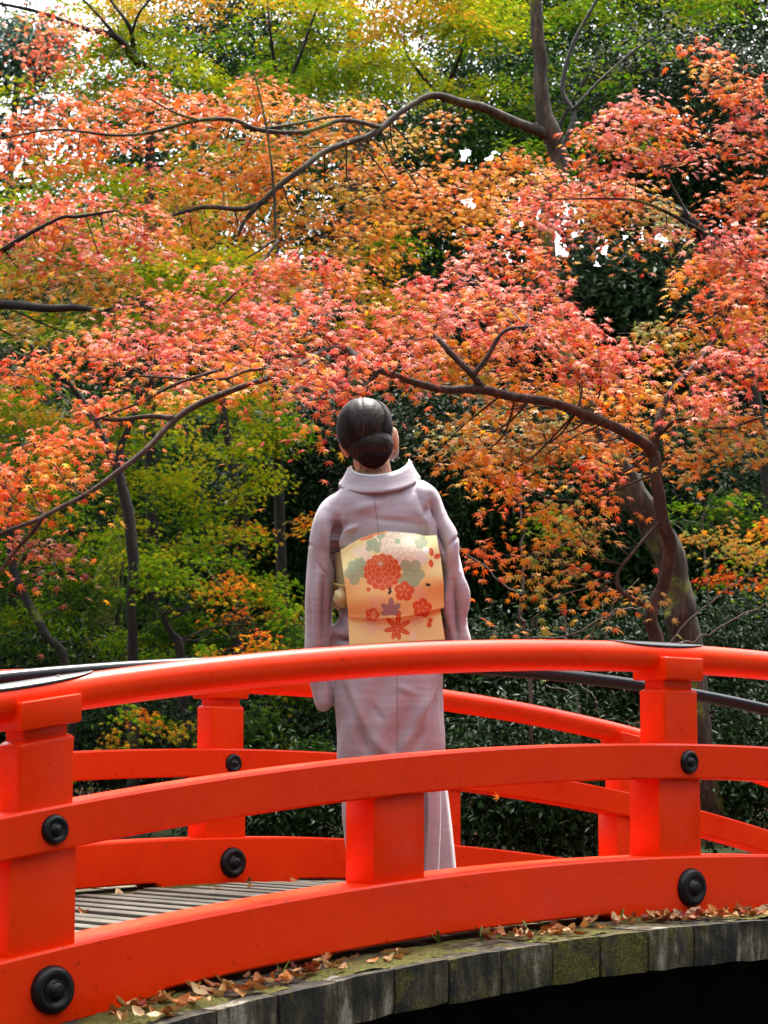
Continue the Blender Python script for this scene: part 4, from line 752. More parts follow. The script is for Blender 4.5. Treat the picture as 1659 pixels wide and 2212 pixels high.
# bare thin stems of shrubs at the right
bs = thing('bare_shrub', 'leafless shrub with thin pale stems right of the woman', 'shrub', base(1130, 11.5))
for i, (pts, r) in enumerate((([(1150, 1700, 11.5), (1140, 1380, 11.5), (1125, 1330, 11.5), (1132, 1250, 11.5), (1128, 1150, 11.5), (1124, 1050, 11.5)], .011), ([(1128, 1300, 11.5), (1050, 1230, 11.4), (960, 1160, 11.4), (900, 1150, 11.4)], .005), ([(1140, 1380, 11.5), (1230, 1370, 11.3), (1330, 1320, 11.3), (1400, 1310, 11.3)], .006), ([(1120, 1240, 11.5), (1180, 1190, 11.4), (1270, 1160, 11.4)], .004),
        ([(1440, 1400, 11.2), (1500, 1330, 11.2), (1600, 1250, 11.2), (1680, 1180, 11.2)], .005), ([(1450, 1395, 11.2), (1530, 1370, 11.2), (1600, 1330, 11.2), (1690, 1300, 11.2)], .006), ([(1130, 1370, 11.5), (1190, 1300, 11.4), (1280, 1260, 11.4)], .004), ([(1230, 1420, 11.3), (1220, 1330, 11.3), (1190, 1280, 11.3)], .004), ([(1270, 1420, 11.3), (1300, 1300, 11.3)], .004), ([(1300, 1420, 11.3), (1330, 1300, 11.3), (1380, 1250, 11.3)], .004), ([(1180, 1480, 10.8), (1240, 1500, 10.6), (1260, 1580, 10.6)], .003), ([(1230, 1460, 10.8), (1280, 1500, 10.6), (1290, 1560, 10.6)], .003))):
    mb = MB(); C = catmull(np.array([P(*q) for q in pts]), 5); C[1:-1] += rng.normal(0, .008, (len(C)-2, 3)); tube(mb, C, np.linspace(r, r*.5, len(C)), 6, .1, i); mb.build('stem', M_TWIG, bs)
# bamboo fence at the far right
M_DIM = simple('dim_old_bamboo', [(.012, .012, .008), (.035, .032, .02)], 12, .8, .2)
bf = thing('bamboo_fence', 'dim fence of upright bamboo poles at the right behind the black handrail', 'fence', base(1610, 13))
for i in range(16):
    x = 1548+i*11; mb = MB(); tube(mb, catmull([P(x, 1650, 13), P(x+rnd.uniform(-1, 1), 1560, 13), P(x+rnd.uniform(-2, 2), 1480+rnd.uniform(-6, 6), 13)], 3), .012, 8, .05, i); mb.build('pole', M_DIM, bf)
mb = MB(); tube(mb, [P(1540, 1622, 12.97), P(1730, 1628, 12.97)], .014, 8); mb.build('cross_rail', M_DIM, bf)

# ------------------------------------------------------------------ the woman
YP = 7.32
pb = P(850, 1949, YP)
person = thing('person', 'woman in mauve kimono and cream and orange obi, seen from behind, looking up', 'person', tuple(pb))
def ring_loft(bm_mb, rings, k=28, e=.85):
    """rings: (y px, x left, x right, back m, front m)"""
    V = []
    for (y, xl, xr, bk, fr) in rings:
        l_ = P(xl, y, YP); r_ = P(xr, y, YP); c = (l_+r_)/2; a = (r_[0]-l_[0])/2
        for j in range(k):
            t = 2*math.pi*j/k; cx, sy = math.cos(t), math.sin(t)
            x = a*math.copysign(abs(cx)**e, cx); d = (fr if sy > 0 else bk)*math.copysign(abs(sy)**e, sy)
            V.append((c[0]+x, YP+d, c[2]))
    m_ = len(rings); F = [[i*k+j, i*k+(j+1) % k, (i+1)*k+(j+1) % k, (i+1)*k+j] for i in range(m_-1) for j in range(k)]
    F += [list(range(k))[::-1], [(m_-1)*k+j for j in range(k)]]
    bm_mb.add(V, F)
def interp_rings(r, sub=4):
    r = np.array(r, float); return catmull(r, sub)
def ell(mb_, x, y, rx, ry, dY, rY, k=16, m_=12, roll=0.):
    c = P(x, y, YP+dY); a = px2m(rx, YP); b_ = px2m(ry, YP); V = []; F = []
    for i in range(m_+1):
        ph = math.pi*i/m_
        for j in range(k):
            t = 2*math.pi*j/k; dx = a*math.sin(ph)*math.cos(t); dz = b_*math.cos(ph); dy = rY*math.sin(ph)*math.sin(t)
            V.append((c[0]+dx*math.cos(roll)-dz*math.sin(roll), c[1]+dy, c[2]+dx*math.sin(roll)+dz*math.cos(roll)))
    for i in range(m_):
        for j in range(k): F.append([i*k+j, i*k+(j+1) % k, (i+1)*k+(j+1) % k, (i+1)*k+j])
    mb_.add(V, [f[::-1] for f in F])
def remesh(name, mb_, vox, mt, parent, post=None, smooth_it=4, fac=.5):
    """one continuous surface out of overlapping pieces"""
    V = np.concatenate(mb_.V); me = bpy.data.meshes.new(name); me.from_pydata(V.tolist(), [], mb_.F); me.update()
    bm = bmesh.new(); bm.from_mesh(me); bmesh.ops.remove_doubles(bm, verts=bm.verts, dist=1e-5); bmesh.ops.recalc_face_normals(bm, faces=bm.faces); bm.to_mesh(me); bm.free()
    o = bpy.data.objects.new('tmp', me); COL.objects.link(o)
    r = o.modifiers.new('r', 'REMESH'); r.mode = 'VOXEL'; r.voxel_size = vox
    s_ = o.modifiers.new('s', 'SMOOTH'); s_.iterations = smooth_it; s_.factor = fac
    dg = bpy.context.evaluated_depsgraph_get(); ev = o.evaluated_get(dg); me2 = bpy.data.meshes.new_from_object(ev); 
    n_ = len(me2.vertices); co = np.zeros(n_*3, np.float32); me2.vertices.foreach_get('co', co); co = co.reshape(-1, 3)
    nn = np.zeros(n_*3, np.float32); me2.vertices.foreach_get('normal', nn); nn = nn.reshape(-1, 3)
    if post: co = post(co, nn)
    co = co-origin(parent); me2.vertices.foreach_set('co', co.astype(np.float32).ravel()); me2.update()
    me2.polygons.foreach_set('use_smooth', [True]*len(me2.polygons)); me2.materials.clear(); me2.materials.append(mt)
    bpy.data.objects.remove(o); me2.name = name
    return link(name, me2, parent)
def m_kimono(seam=True):
    m, n, l, b = mat('mauve_silk'); tc = N(n, 'TexCoord')
    mp = N(n, 'Mapping'); mp.inputs['Scale'].default_value = (4, 4, 34); l.new(tc.outputs['Object'], mp.inputs[0])
    n1 = N(n, 'TexNoise', i_Scale=1.6, i_Detail=6., i_Roughness=.6, i_Distortion=.6); l.new(mp.outputs[0], n1.inputs[0])
    mp2 = N(n, 'Mapping'); mp2.inputs['Scale'].default_value = (260, 260, 900); l.new(tc.outputs['Object'], mp2.inputs[0])
    n2 = N(n, 'TexNoise', i_Scale=1., i_Detail=2.); l.new(mp2.outputs[0], n2.inputs[0])
    n3 = N(n, 'TexNoise', i_Scale=3., i_Detail=4.); l.new(tc.outputs['Object'], n3.inputs[0])
    r = ramp(n, l, n1.outputs[0], [(.3, (.28, .232, .282)), (.55, (.335, .282, .335)), (.75, (.39, .33, .385))])
    # centre back seam
    sp = N(n, 'SeparateXYZ'); l.new(tc.outputs['Object'], sp.inputs[0])
    a = N(n, 'Math', operation='SUBTRACT'); l.new(sp.outputs[0], a.inputs[0])
    mr = N(n, 'MapRange'); mr.inputs['From Min'].default_value = .7; mr.inputs['From Max'].default_value = 1.3; mr.inputs['To Min'].default_value = .012; mr.inputs['To Max'].default_value = -.062
    l.new(sp.outputs[2], mr.inputs[0]); l.new(mr.outputs[0], a.inputs[1])
    ab = N(n, 'Math', operation='ABSOLUTE'); l.new(a.outputs[0], ab.inputs[0])
    sr = ramp(n, l, ab.outputs[0], [(.0008, (1, 1, 1)), (.0026, (0, 0, 0))])
    l.new(mix(n, l, sr.outputs[0], r.outputs[0], (.20, .145, .18) if seam else (.31, .24, .295)), b.inputs['Base Color'])
    b.inputs['Roughness'].default_value = .52; b.inputs['Sheen Weight'].default_value = .35; b.inputs['Sheen Roughness'].default_value = .4; b.inputs['Specular IOR Level'].default_value = .4
    q = bump(n, l, b, n1.outputs[0], .16, .006); q = bump(n, l, b, n3.outputs[0], .3, .02, q); q = bump(n, l, b, sr.outputs[0], -.5 if seam else 0., .003, q); bump(n, l, b, n2.outputs[0], .15, .001, q)
    return m
M_KIM = m_kimono(); M_KIM2 = m_kimono(False)
M_SKIN = simple('skin', [(.50, .25, .15), (.56, .30, .19), (.60, .33, .22)], 12, .5, .05, .002)
for nd in M_SKIN.node_tree.nodes:
    if nd.type == 'BSDF_PRINCIPLED': nd.inputs['Subsurface Weight'].default_value = .15; nd.inputs['Subsurface Radius'].default_value = (.03, .01, .006)
M_HAIR = simple('black_brown_hair', [(.004, .0025, .0025), (.012, .007, .007), (.045, .024, .022)], 1., .50, .3, .002, (170, 170, 9), 3., .22)
M_WHITE = simple('white_cotton', [(.72, .72, .76), (.8, .8, .84)], 30, .8, .1, .001)
mb = MB()
ring_loft(mb, interp_rings([(1026, 775, 862, .045, .05), (1040, 755, 880, .07, .07), (1052, 738, 905, .09, .085), (1068, 722, 922, .10, .10), (1092, 709, 938, .115, .11), (1130, 700, 952, .125, .12), (1180, 704, 955, .122, .12), (1230, 728, 952, .105, .12), (1290, 736, 950, .10, .12), (1330, 730, 952, .11, .125), (1362, 718, 960, .125, .13), (1385, 722, 958, .12, .125), (1430, 721, 957, .128, .12), (1480, 722, 958, .135, .12), (1540, 723, 960, .137, .12), (1640, 731, 958, .125, .12), (1750, 742, 950, .115, .12), (1850, 748, 938, .11, .12), (1930, 752, 930, .11, .12)]))
ring_loft(mb, interp_rings([(1058, 735, 770, .04, .05), (1075, 707, 775, .07, .07), (1095, 691, 775, .085, .085), (1130, 678, 765, .095, .10), (1180, 667, 730, .095, .12), (1230, 661, 722, .09, .16), (1300, 659, 719, .085, .20), (1390, 658, 717, .075, .22), (1450, 664, 722, .06, .22), (1495, 673, 721, .05, .20), (1520, 680, 717, .04, .17), (1533, 690, 708, .02, .10)]))
ring_loft(mb, interp_rings([(1040, 885, 915, .04, .05), (1053, 880, 934, .06, .07), (1068, 880, 948, .08, .085), (1100, 885, 962, .095, .10), (1150, 900, 978, .10, .12), (1190, 932, 989, .10, .15), (1230, 950, 1000, .10, .19), (1300, 960, 1006, .09, .24), (1350, 961, 1010, .085, .25), (1385, 960, 1016, .08, .25), (1415, 948, 1010, .07, .24), (1440, 955, 998, .04, .2), (1450, 965, 990, .02, .15)]))
FOLDS = [  # x0,y0,x1,y1,width px, depth m (negative = valley)
    (727, 1120, 722, 1175, 9, -.020), (722, 1170, 733, 1235, 10, -.022), (745, 1130, 738, 1200, 10, .010), (706, 1100, 700, 1200, 12, .008),
    (930, 1075, 948, 1130, 9, -.014), (948, 1130, 958, 1200, 8, -.022), (968, 1110, 985, 1230, 12, .008), (915, 1100, 935, 1170, 10, .007),
    (700, 1250, 706, 1395, 8, -.016), (684, 1240, 686, 1390, 9, .010), (690, 1400, 690, 1520, 9, -.006), (980, 1255, 988, 1380, 8, -.016), (997, 1240, 1003, 1340, 7, .009), (968, 1240, 972, 1370, 8, .008),
    (664, 1172, 676, 1182, 2.6, -.003), (682, 1212, 708, 1246, 2.6, -.0035), (986, 1149, 958, 1196, 2.6, -.0035), (748, 1120, 735, 1160, 7, -.008), (760, 1105, 830, 1085, 12, .005), (790, 1120, 900, 1128, 7, -.003), (742, 1150, 775, 1135, 6, .006), (915, 1120, 925, 1090, 8, -.007), (900, 1095, 915, 1140, 9, .005),
    (735, 1470, 770, 1560, 11, -.007), (770, 1560, 800, 1640, 11, -.007), (745, 1470, 800, 1590, 14, .006), (800, 1590, 850, 1640, 14, .005), (930, 1500, 895, 1570, 14, .007), (895, 1570, 860, 1630, 12, .005), (950, 1480, 925, 1560, 9, -.007), (925, 1560, 885, 1640, 9, -.005),
    (740, 1360, 725, 1325, 8, -.008), (722, 1378, 760, 1382, 6, -.012), (850, 1480, 900, 1500, 8, .003), (800, 1520, 830, 1560, 9, -.003)]
def kimono_folds(co, nn):
    Z = co[:, 2]-EYE; k_ = co[:, 1]*CP+Z*SP; v_ = (Z*CP-co[:, 1]*SP)/k_
    x = 829.5+FPX*co[:, 0]/k_; y = 1106-FPX*v_
    back = smooth(.25, -.35, nn[:, 1])
    d = np.zeros(len(co))
    for (x0, y0, x1, y1, w_, dep) in FOLDS:
        vx, vy = x1-x0, y1-y0; L2 = vx*vx+vy*vy; t = np.clip(((x-x0)*vx+(y-y0)*vy)/L2, 0, 1)
        q = np.hypot(x-x0-t*vx, y-y0-t*vy)/(w_*.88); d += dep*np.exp(-q*q)*(.15+.85*np.sin(math.pi*np.clip(t, .03, .97)))
    d += .0022*np.sin(x*.085+y*.012+np.sin(y*.02)*1.2)*smooth(1440, 1520, y)+.0025*np.sin((x+y*.35)*.045)*np.sin((y-x*.2)*.03)
    return co+nn*(d*2.4*back)[:, None]
kim = remesh('kimono', mb, .0055, M_KIM, person, kimono_folds, 4, .5)
# overlapping front panel of the skirt seen flaring at the right
def sheet(name, L, R, Yl, Yr, mt, parent, th=.004, rows=14, cols=8, wave=0.):
    L = catmull(np.array([P(x, y, YP+Yl) for x, y in L]), 5); R = catmull(np.array([P(x, y, YP+Yr) for x, y in R]), 5); rows = len(L); V = []
    for i in range(rows):
        for j in range(cols+1):
            t = j/cols; p_ = L[i]*(1-t)+R[i]*t; p_[1] -= wave*math.sin(t*math.pi)*1.; V.append(p_)
    F = [[i*(cols+1)+j, i*(cols+1)+j+1, (i+1)*(cols+1)+j+1, (i+1)*(cols+1)+j] for i in range(rows-1) for j in range(cols)]
    o = mesh(name, V, F, mt, parent); s_ = o.modifiers.new('solid', 'SOLIDIFY'); s_.thickness = th; s_.offset = 0; return o
sheet('kimono_hem_panel', [(900, 1655), (899, 1700), (898, 1800), (890, 1935)], [(958, 1655), (965, 1700), (977, 1800), (990, 1935)], -.085, .03, M_KIM, kim, wave=.02)
sheet('kimono_hem_panel', [(920, 1655), (921, 1700), (925, 1760), (915, 1935)], [(949, 1655), (951, 1700), (952, 1760), (945, 1935)], -.125, -.085, M_KIM, kim, wave=.01)
# collar
def collar(name, x_off, lo, hi, mt, th, Rl, Rh, bl, bh, parent=None):
    V = []; K, J = 40, 6
    for i in range(K+1):
        ph = math.radians(-150+300*i/K); s_, c_ = math.sin(ph), math.cos(ph); fr = max(0, -c_)
        for j in range(J+1):
            t = j/J
            x = 820+x_off+(Rl*(1-t)+Rh*t)*s_
            y = (lo*(1-t)+hi*t)-(26*(1-c_) if c_ > 0 else 26-110*fr)*(1 if c_ > 0 else 1)-(s_*7)+3*math.sin(math.pi*t)
            dpt = -(bl*(1-t)+bh*t)*c_ if c_ > 0 else .11*fr+.0
            V.append(P(x, y, YP+dpt+.01))
    F = [[i*(J+1)+j, i*(J+1)+j+1, (i+1)*(J+1)+j+1, (i+1)*(J+1)+j] for i in range(K) for j in range(J)]
    o = mesh(name, V, F, mt, parent or kim); s2 = o.modifiers.new('solid', 'SOLIDIFY'); s2.thickness = th; s2.offset = 0; return o
collar('collar', 0, 1064, 1028, M_KIM2, .006, 87, 66, .135, .105)
collar('under_collar', 1, 1045, 1024.5, M_WHITE, .003, 68, 63, .108, .098)
# body: one continuous surface, head tilted back, hands resting on the handrail in front
mb = MB(); HR = .16
ell(mb, 795, 935, 54, 66, .005, .095, roll=HR); ell(mb, 806, 985, 36, 34, .045, .06)
ell(mb, 808, 958, 50, 46, .06, .07, roll=HR)           # face lower part
def cap(a, b_, ra, rb, k=12):
    C = catmull([a, (np.array(a)+b_)/2, b_], 3); tube(mb, C, np.linspace(ra, rb, len(C)), k)
pt = lambda x, y, d: P(x, y, YP+d)
cap(pt(800, 985, -.005), pt(818, 1075, .005), .060, .058, 16)
ell(mb, 822, 1150, 95, 95, 0, .09); ell(mb, 835, 1300, 85, 130, 0, .09); ell(mb, 838, 1420, 95, 90, 0, .105)
for sx, xs in ((-1, 745), (1, 912)):
    ell(mb, xs, 1112, 20, 24, .01, .045)
    el = pt(700 if sx < 0 else 968, 1265, .06); wr = pt(775 if sx < 0 else 895, 1335, .17)
    cap(pt(xs, 1116, .01), el, .038, .034); cap(el, wr, .035, .025)
    hc = pt(792 if sx < 0 else 880, 1352, .195); cap(wr, hc, .026, .032)
    for f in range(4):   # fingers curled over the pipe
        a = hc+np.array([(.012+.019*f)*(-sx)*1-.012*sx*-1, .012, .004]); L_ = (.036, .043, .040, .031)[f]
        cap(a, a+np.array([-sx*.004, L_*.75, .012]), .0088, .0082, 8); b2 = a+np.array([-sx*.004, L_*.75, .012])
        cap(b2, b2+np.array([0, L_*.55, -.024]), .0082, .0074, 8)
    a = hc+np.array([-sx*.022, -.004, -.01]); cap(a, a+np.array([-sx*.02, .022, -.022]), .010, .0085, 8)
for x in (812, 868):
    cap(pt(x, 1450, 0), pt(x+4, 1690, .0), .078, .052); cap(pt(x+4, 1690, 0), pt(x+4, 1915, 0), .052, .034)
    cap(pt(x+4, 1925, -.03), pt(x+4, 1937, .15), .034, .026)
# nose, chin
ell(mb, 812, 940, 7, 14, .118, .02); ell(mb, 808, 1000, 16, 10, .09, .035)
# ears
ell(mb, 743, 968, 8, 24, .015, .018, roll=HR+.25); ell(mb, 853, 948, 9, 27, .015, .022, roll=HR-.05)
body = remesh('body', mb, .0048, M_SKIN, person, None, 3, .5)
# eyes and lips on the face (turned away from the viewer)
M_EYE = simple('eye_white', [(.7, .7, .7), (.8, .8, .8)], 5, .2, 0); M_DARKEYE = simple('iris_dark', [(.01, .006, .004), (.02, .01, .008)], 5, .2, 0)
for x in (788, 828):
    mb = MB(); ell(mb, x, 925, 8, 5, .098, .012, 12, 8); e = mb.build('eye', M_EYE, body)
    mb = MB(); ell(mb, x, 925, 3.6, 3.6, .107, .006, 10, 6); mb.build('iris', M_DARKEYE, body)
# hair: cranium cap, swept down into a low bun
mb = MB()
ell(mb, 787.5, 926, 61, 68, -.028, .100, 24, 18, HR*.4); ell(mb, 800, 962, 51, 42, -.055, .070, 20, 14); ell(mb, 792, 905, 56, 46, .035, .075)
ell(mb, 805, 980, 36, 29, -.070, .043, roll=.25)
def strands(co, nn):
    c = P(787, 925, YP-.03); d = co-c; ang = np.arctan2(d[:, 0], d[:, 2]+.02)
    g = np.sin(ang*61+np.sin(d[:, 2]*40)*1.5)*.0002+np.sin(ang*23+1)*.0003
    low = smooth(-.045, -.07, d[:, 2]); tw = np.sin((d[:, 0]*1.4+d[:, 2]*.9)*170)*.0007
    z = d[:, 2]; part = np.exp(-((d[:, 0]+.15*z-.004)/.004)**2)*smooth(.02, .07, z)*-.0015
    return co+nn*(g*(1-low)+tw*low+part)[:, None]
hair = remesh('hair', mb, .0040, M_HAIR, person, strands, 4, .5)
mb = MB()
for a, b_ in (((829, 921, -.070), (841, 934, -.058)), ((841, 934, -.058), (849, 926, -.035))):
    tube(mb, [pt(*a), pt(*b_)], .0016, 6)
mb.build('hair_pin', M_IRON, hair)
# combed strands: from the hairline back over the skull into the bun, and coiled round the bun
mb = MB(); hc_ = P(787.5, 926, YP-.028); ax_ = np.array([px2m(61, YP), .100, px2m(68, YP)]); bun = P(804, 982, YP-.095)
def on_skull(d, off): return hc_+norm(d)*0+d/np.linalg.norm(d/ax_, axis=-1, keepdims=True)*1.0+norm(d)*off
db = bun-hc_
for k_ in range(1500):
    az = rng.uniform(-1, 1)*math.pi*.78; st = np.array([math.sin(az)*ax_[0]*1.05, .5*ax_[1]*math.cos(az)**2-.012, math.cos(az)*ax_[2]*.9+.02])
    t = np.linspace(rng.uniform(0, .25), rng.uniform(.7, 1), 9)[:, None]; sweep_ = np.array([.035*np.sign(az)*(1 if az < 0 else .75), -.02, .0])
    d = st*(1-t)+db*t*1.0+sweep_*np.sin(math.pi*t)+rng.normal(0, .0022, 3)
    tube(mb, on_skull(d, rng.uniform(.0002, .0022)), [.0003]+[rng.uniform(.0006, .0011)]*7+[.0003], 3, cap=False)
bl_ = P(805, 980, YP-.070); ab_ = np.array([px2m(37, YP), .045, px2m(30, YP)])
for k_ in range(420):
    a0 = rng.uniform(0, 6.28); lat = rng.uniform(-.2, 1.35); t = np.linspace(0, rng.uniform(.8, 1.9), 9); la = lat+t*.22; a_ = a0+t*1.0
    d = np.stack([np.cos(a_)*np.cos(la), -np.sin(la), np.sin(a_)*np.cos(la)], -1)
    tube(mb, bl_+d*ab_*(1+.05*np.sin(a_*3+la*4))[:, None]*rng.uniform(.98, 1.03), [.0003]+[rng.uniform(.0007, .0012)]*7+[.0003], 3, cap=False)
mb.build('strands', M_HAIR, hair, kind='stuff')
mb = MB()
for k_ in range(70):   # loose hairs round the outline and nape
    a = rng.uniform(-1.5, 1.5); bx, by = 788+60*math.sin(a), 925-68*math.cos(a); L_ = rng.uniform(6, 16)
    tube(mb, catmull([pt(bx-3*math.sin(a), by+3*math.cos(a), -.03), pt(bx+1.5*math.sin(a)+2, by-1*math.cos(a)+L_*.4, -.035), pt(bx+1.0*math.sin(a), by+L_, -.03)], 3), .00035, 3)
for k_ in range(40):
    bx = rng.uniform(772, 838); tube(mb, catmull([pt(bx, 1002, -.06), pt(bx+rng.uniform(-3, 3), 1010, -.062), pt(bx+rng.uniform(-6, 6), 1018+rng.uniform(0, 6), -.06)], 3), .0004, 3)
mb.build('loose_hairs', M_HAIR, hair, kind='stuff')
# face mask, its edge just showing past the right cheek
V = []; K, J = 16, 8
for i in range(K+1):
    a = math.radians(-84+168*i/K)
    for j in range(J+1):
        t = j/J; V.append(pt(809+(53-4*abs(t-.5))*math.sin(a), 974+(t-.5)*50*(.25+.75*max(0, math.cos(a*.95))), .055+.085*math.cos(a)*(1-.3*abs(t-.5))))
mask = mesh('face_mask', V, [[i*(J+1)+j, (i+1)*(J+1)+j, (i+1)*(J+1)+j+1, i*(J+1)+j+1] for i in range(K) for j in range(J)], M_WHITE, person)
s_ = mask.modifiers.new('solid', 'SOLIDIFY'); s_.thickness = .002
mb = MB(); tube(mb, catmull([pt(862, 968, .05), pt(858, 958, .03), pt(855, 940, .01), pt(853, 926, .012)], 4), .0012, 5); mb.build('ear_loop', M_WHITE, mask)
# sandals
for x in (816, 872):
    a = P(x, 1944, YP); mb = MB(); q = np.linspace(0, 2*math.pi, 20, endpoint=False)
    V = [(a[0]+.042*math.cos(t), YP+.055+.125*math.sin(t), float(pb[2])+z) for z in (.0, .022) for t in q]
    mb.add(V, [[j, (j+1) % 20, 20+(j+1) % 20, 20+j] for j in range(20)]+[list(range(20))[::-1], list(range(20, 40))]); mb.build('sandal', M_WHITE, person)

# ---- obi with its woven pattern (colours of the weave only)
def srgb(c): c = np.asarray(c, float); return np.where(c <= .04045, c/12.92, ((c+.055)/1.055)**2.4)
def paint(X, Y):
    """woven pattern, in units of 1/3.687 photo px of the sash crop"""
    c = np.empty(X.shape+(3,)); cream = np.array([.99, .92, .64]); org = np.array([.97, .77, .47])
    t = smooth(600, 850, Y)*(1-smooth(1150, 1190, Y)); t = t*.9+.25*np.exp(-((X-1250)/260)**2-((Y-620)/160)**2); t = np.clip(t, 0, 1)[..., None]
    c[:] = cream*(1-t)+org*t
    def put(mask, col, a=1.):
        m_ = (np.clip(mask, 0, 1)*a)[..., None]; c[:] = c*(1-m_)+np.array(col)*m_
    def disc(x, y, rx, ry=None, rot=0., soft=5.):
        ry = ry or rx; dx, dy = X-x, Y-y; u = dx*math.cos(rot)+dy*math.sin(rot); v_ = -dx*math.sin(rot)+dy*math.cos(rot)
        return np.clip((1-np.hypot(u/rx, v_/ry))*min(rx, ry)/soft+.5, 0, 1)
    def mum(rings, col, edge, ctr, cc, a=1., oy=.9):
        for (cx, cy, R, r, nn, off) in rings:
            for q in range(nn):
                an = 2*math.pi*(q+off)/nn; x, y = cx+R*math.sin(an), cy+R*oy*math.cos(an)
                put(disc(x, y, r+7, (r+7)*.95), edge, a); put(disc(x, y, r, r*.95), col, a)
        put(disc(*ctr), cc, a)
    green, pale, wht, red = (.66, .72, .56), (.93, .80, .68), (.98, .90, .80), (.88, .33, .11)
    def leaf3(x, y, r, rot=0):
        for q in (-2.2, -1.1, 0, 1.1, 2.2): put(disc(x+r*.55*math.sin(q+rot), y-r*.55*math.cos(q+rot), r*.5, r*.42, q+rot+1.57), green, .9)
        for q in (-1.1, 0, 1.1): put(disc(x+r*.5*math.sin(q+rot), y-r*.5*math.cos(q+rot), 3, r*.42, q+rot, 3), (.74, .78, .64), .8)
    def plum(x, y, R, col, rot=0, a=1., st=True, cc=(.99, .82, .6)):
        for q in range(5):
            an = rot+q*2*math.pi/5; put(disc(x+R*.58*math.sin(an), y-R*.58*math.cos(an), R*.46), col, a)
        put(disc(x, y, R*.4), col, a)
        if st:
            for q in range(5):
                an = rot+q*2*math.pi/5; put(disc(x+R*.42*math.sin(an), y-R*.42*math.cos(an), 5, R*.24, an, 3), cc, .9*a)
    def star(x, y, R, col, rot=0, a=1., nl=7, veins=None, span=5.6, wd=.17):
        for q in range(nl):
            an = rot-span/2+span*q/(nl-1); L_ = R*(1-.25*abs(q-(nl-1)/2)/((nl-1)/2)); put(disc(x+L_*.5*math.sin(an), y-L_*.5*math.cos(an), R*wd, L_*.52, an), col, a)
        put(disc(x, y, R*.25), col, a)
        if veins:
            for q in range(nl):
                an = rot-span/2+span*q/(nl-1); put(disc(x+R*.36*math.sin(an), y-R*.36*math.cos(an), 5, R*.36, an, 3), veins, .85)
    put(disc(590, 225, 165, 24, -.30), (.93, .56, .28)); put(disc(650, 250, 60, 40), (1, .96, .86), .8)
    for q in range(3): plum(400+q*60, 420-q*30, 62, wht, q, .6, False)
    plum(520, 470, 70, (.97, .86, .78), .4, .7, False)
    leaf3(600, 345, 95, .2); leaf3(700, 250, 60, 1.0)
    mum([(930, 350, 190, 58, 13, 0), (925, 345, 130, 52, 11, .3), (920, 335, 75, 42, 8, .1), (915, 320, 30, 34, 5, .2)], wht, (.86, .77, .62), (890, 285, 32, 34, 0), green)
    put(disc(890, 285, 34), green, .9); leaf3(1170, 300, 80, 2.6); put(disc(1225, 395, 46, 42), (.98, .97, .93))
    plum(1175, 490, 80, (.95, .88, .84), .5, .9, False)
    leaf3(405, 660, 150, -.6); leaf3(440, 560, 80, .3); leaf3(1040, 670, 170, 1.7); leaf3(1090, 740, 80, 2.4)
    for (x, y, a_, b_, r_) in ((1295, 415, 28, 50, -.15), (1362, 466, 42, 32, -.5), (1290, 552, 28, 48, -.15)): put(disc(x, y, a_, b_, r_), red)
    for q in range(26): put(disc(1340+18*(q % 5)+5*(q % 3), 520+22*(q//5)+3*q % 7, 6, 6), (.98, .85, .75), .8)
    for q in range(12): put(disc(240+12*q, 430-9*q+8*(q % 2), 4, 4), (.6, .66, .5), .7)
    mum([(708, 655, 178, 47, 14, 0), (702, 632, 132, 46, 12, .5), (697, 608, 88, 40, 10, .2), (690, 580, 52, 32, 8, .3), (685, 562, 24, 22, 6, 0)], red, (.97, .66, .44), (683, 556, 34, 28, 0), (.9, .78, .66), 1., .98)
    put(disc(540, 863, 26), red)
    plum(650, 1030, 100, (.95, .74, .56), .3, .8); plum(1140, 915, 90, (.95, .74, .58), .8, .8)
    for q in range(8): put(disc(1000-6*q, 990+20*q, 16, 16), (.94, .76, .56), .7)
    put(disc(1010, 1130, 80, 24, -.3), (.94, .76, .56), .6)
    plum(968, 885, 118, red, .1); plum(1182, 1085, 116, red, .15); plum(585, 1170, 85, red, .3)
    keep = c.copy(); star(810, 1130, 165, (.64, .52, .53), 0, 1, 5, None, 3.5, .22); q_ = (Y > 1192)[..., None]; c[:] = np.where(q_, keep, c)
    for x, y in ((795, 858), (790, 905), (803, 885), (1240, 803), (1266, 810)): put(disc(x, y, 16, 18), (.14, .05, .05))
    tail = smooth(1180, 1200, Y)
    star(590, 1290, 180, (.94, .82, .74), .1, .55*1., 7, (.97, .88, .8)); put(disc(1110, 1240, 80, 60), (.96, .84, .76), .6); put(disc(1070, 1420, 50, 60), (.99, .93, .85), .7)
    star(885, 1325, 190, red, .12, 1, 7, (.98, .74, .5), 5.7, .155)
    put(disc(1281, 1232, 28, 30), red); put(disc(1268, 1287, 30, 34), red)
    return srgb(np.clip(c, 0, 1))*.76
m, n, l, b = mat('brocade_sash'); a = N(n, 'Attribute', attribute_name='Col'); l.new(a.outputs['Color'], b.inputs['Base Color'])
tc = N(n, 'TexCoord'); mp = N(n, 'Mapping'); mp.inputs['Scale'].default_value = (500, 500, 900); l.new(tc.outputs['Object'], mp.inputs[0]); n2 = N(n, 'TexNoise', i_Scale=1., i_Detail=2.); l.new(mp.outputs[0], n2.inputs[0])
n3 = N(n, 'TexNoise', i_Scale=9., i_Detail=3.); l.new(tc.outputs['Object'], n3.inputs[0])
q = bump(n, l, b, n3.outputs[0], .35, .008); bump(n, l, b, n2.outputs[0], .2, .001, q); b.inputs['Roughness'].default_value = .55; b.inputs['Sheen Weight'].default_value = .2; M_OBI = m
K_ = 1659/2494
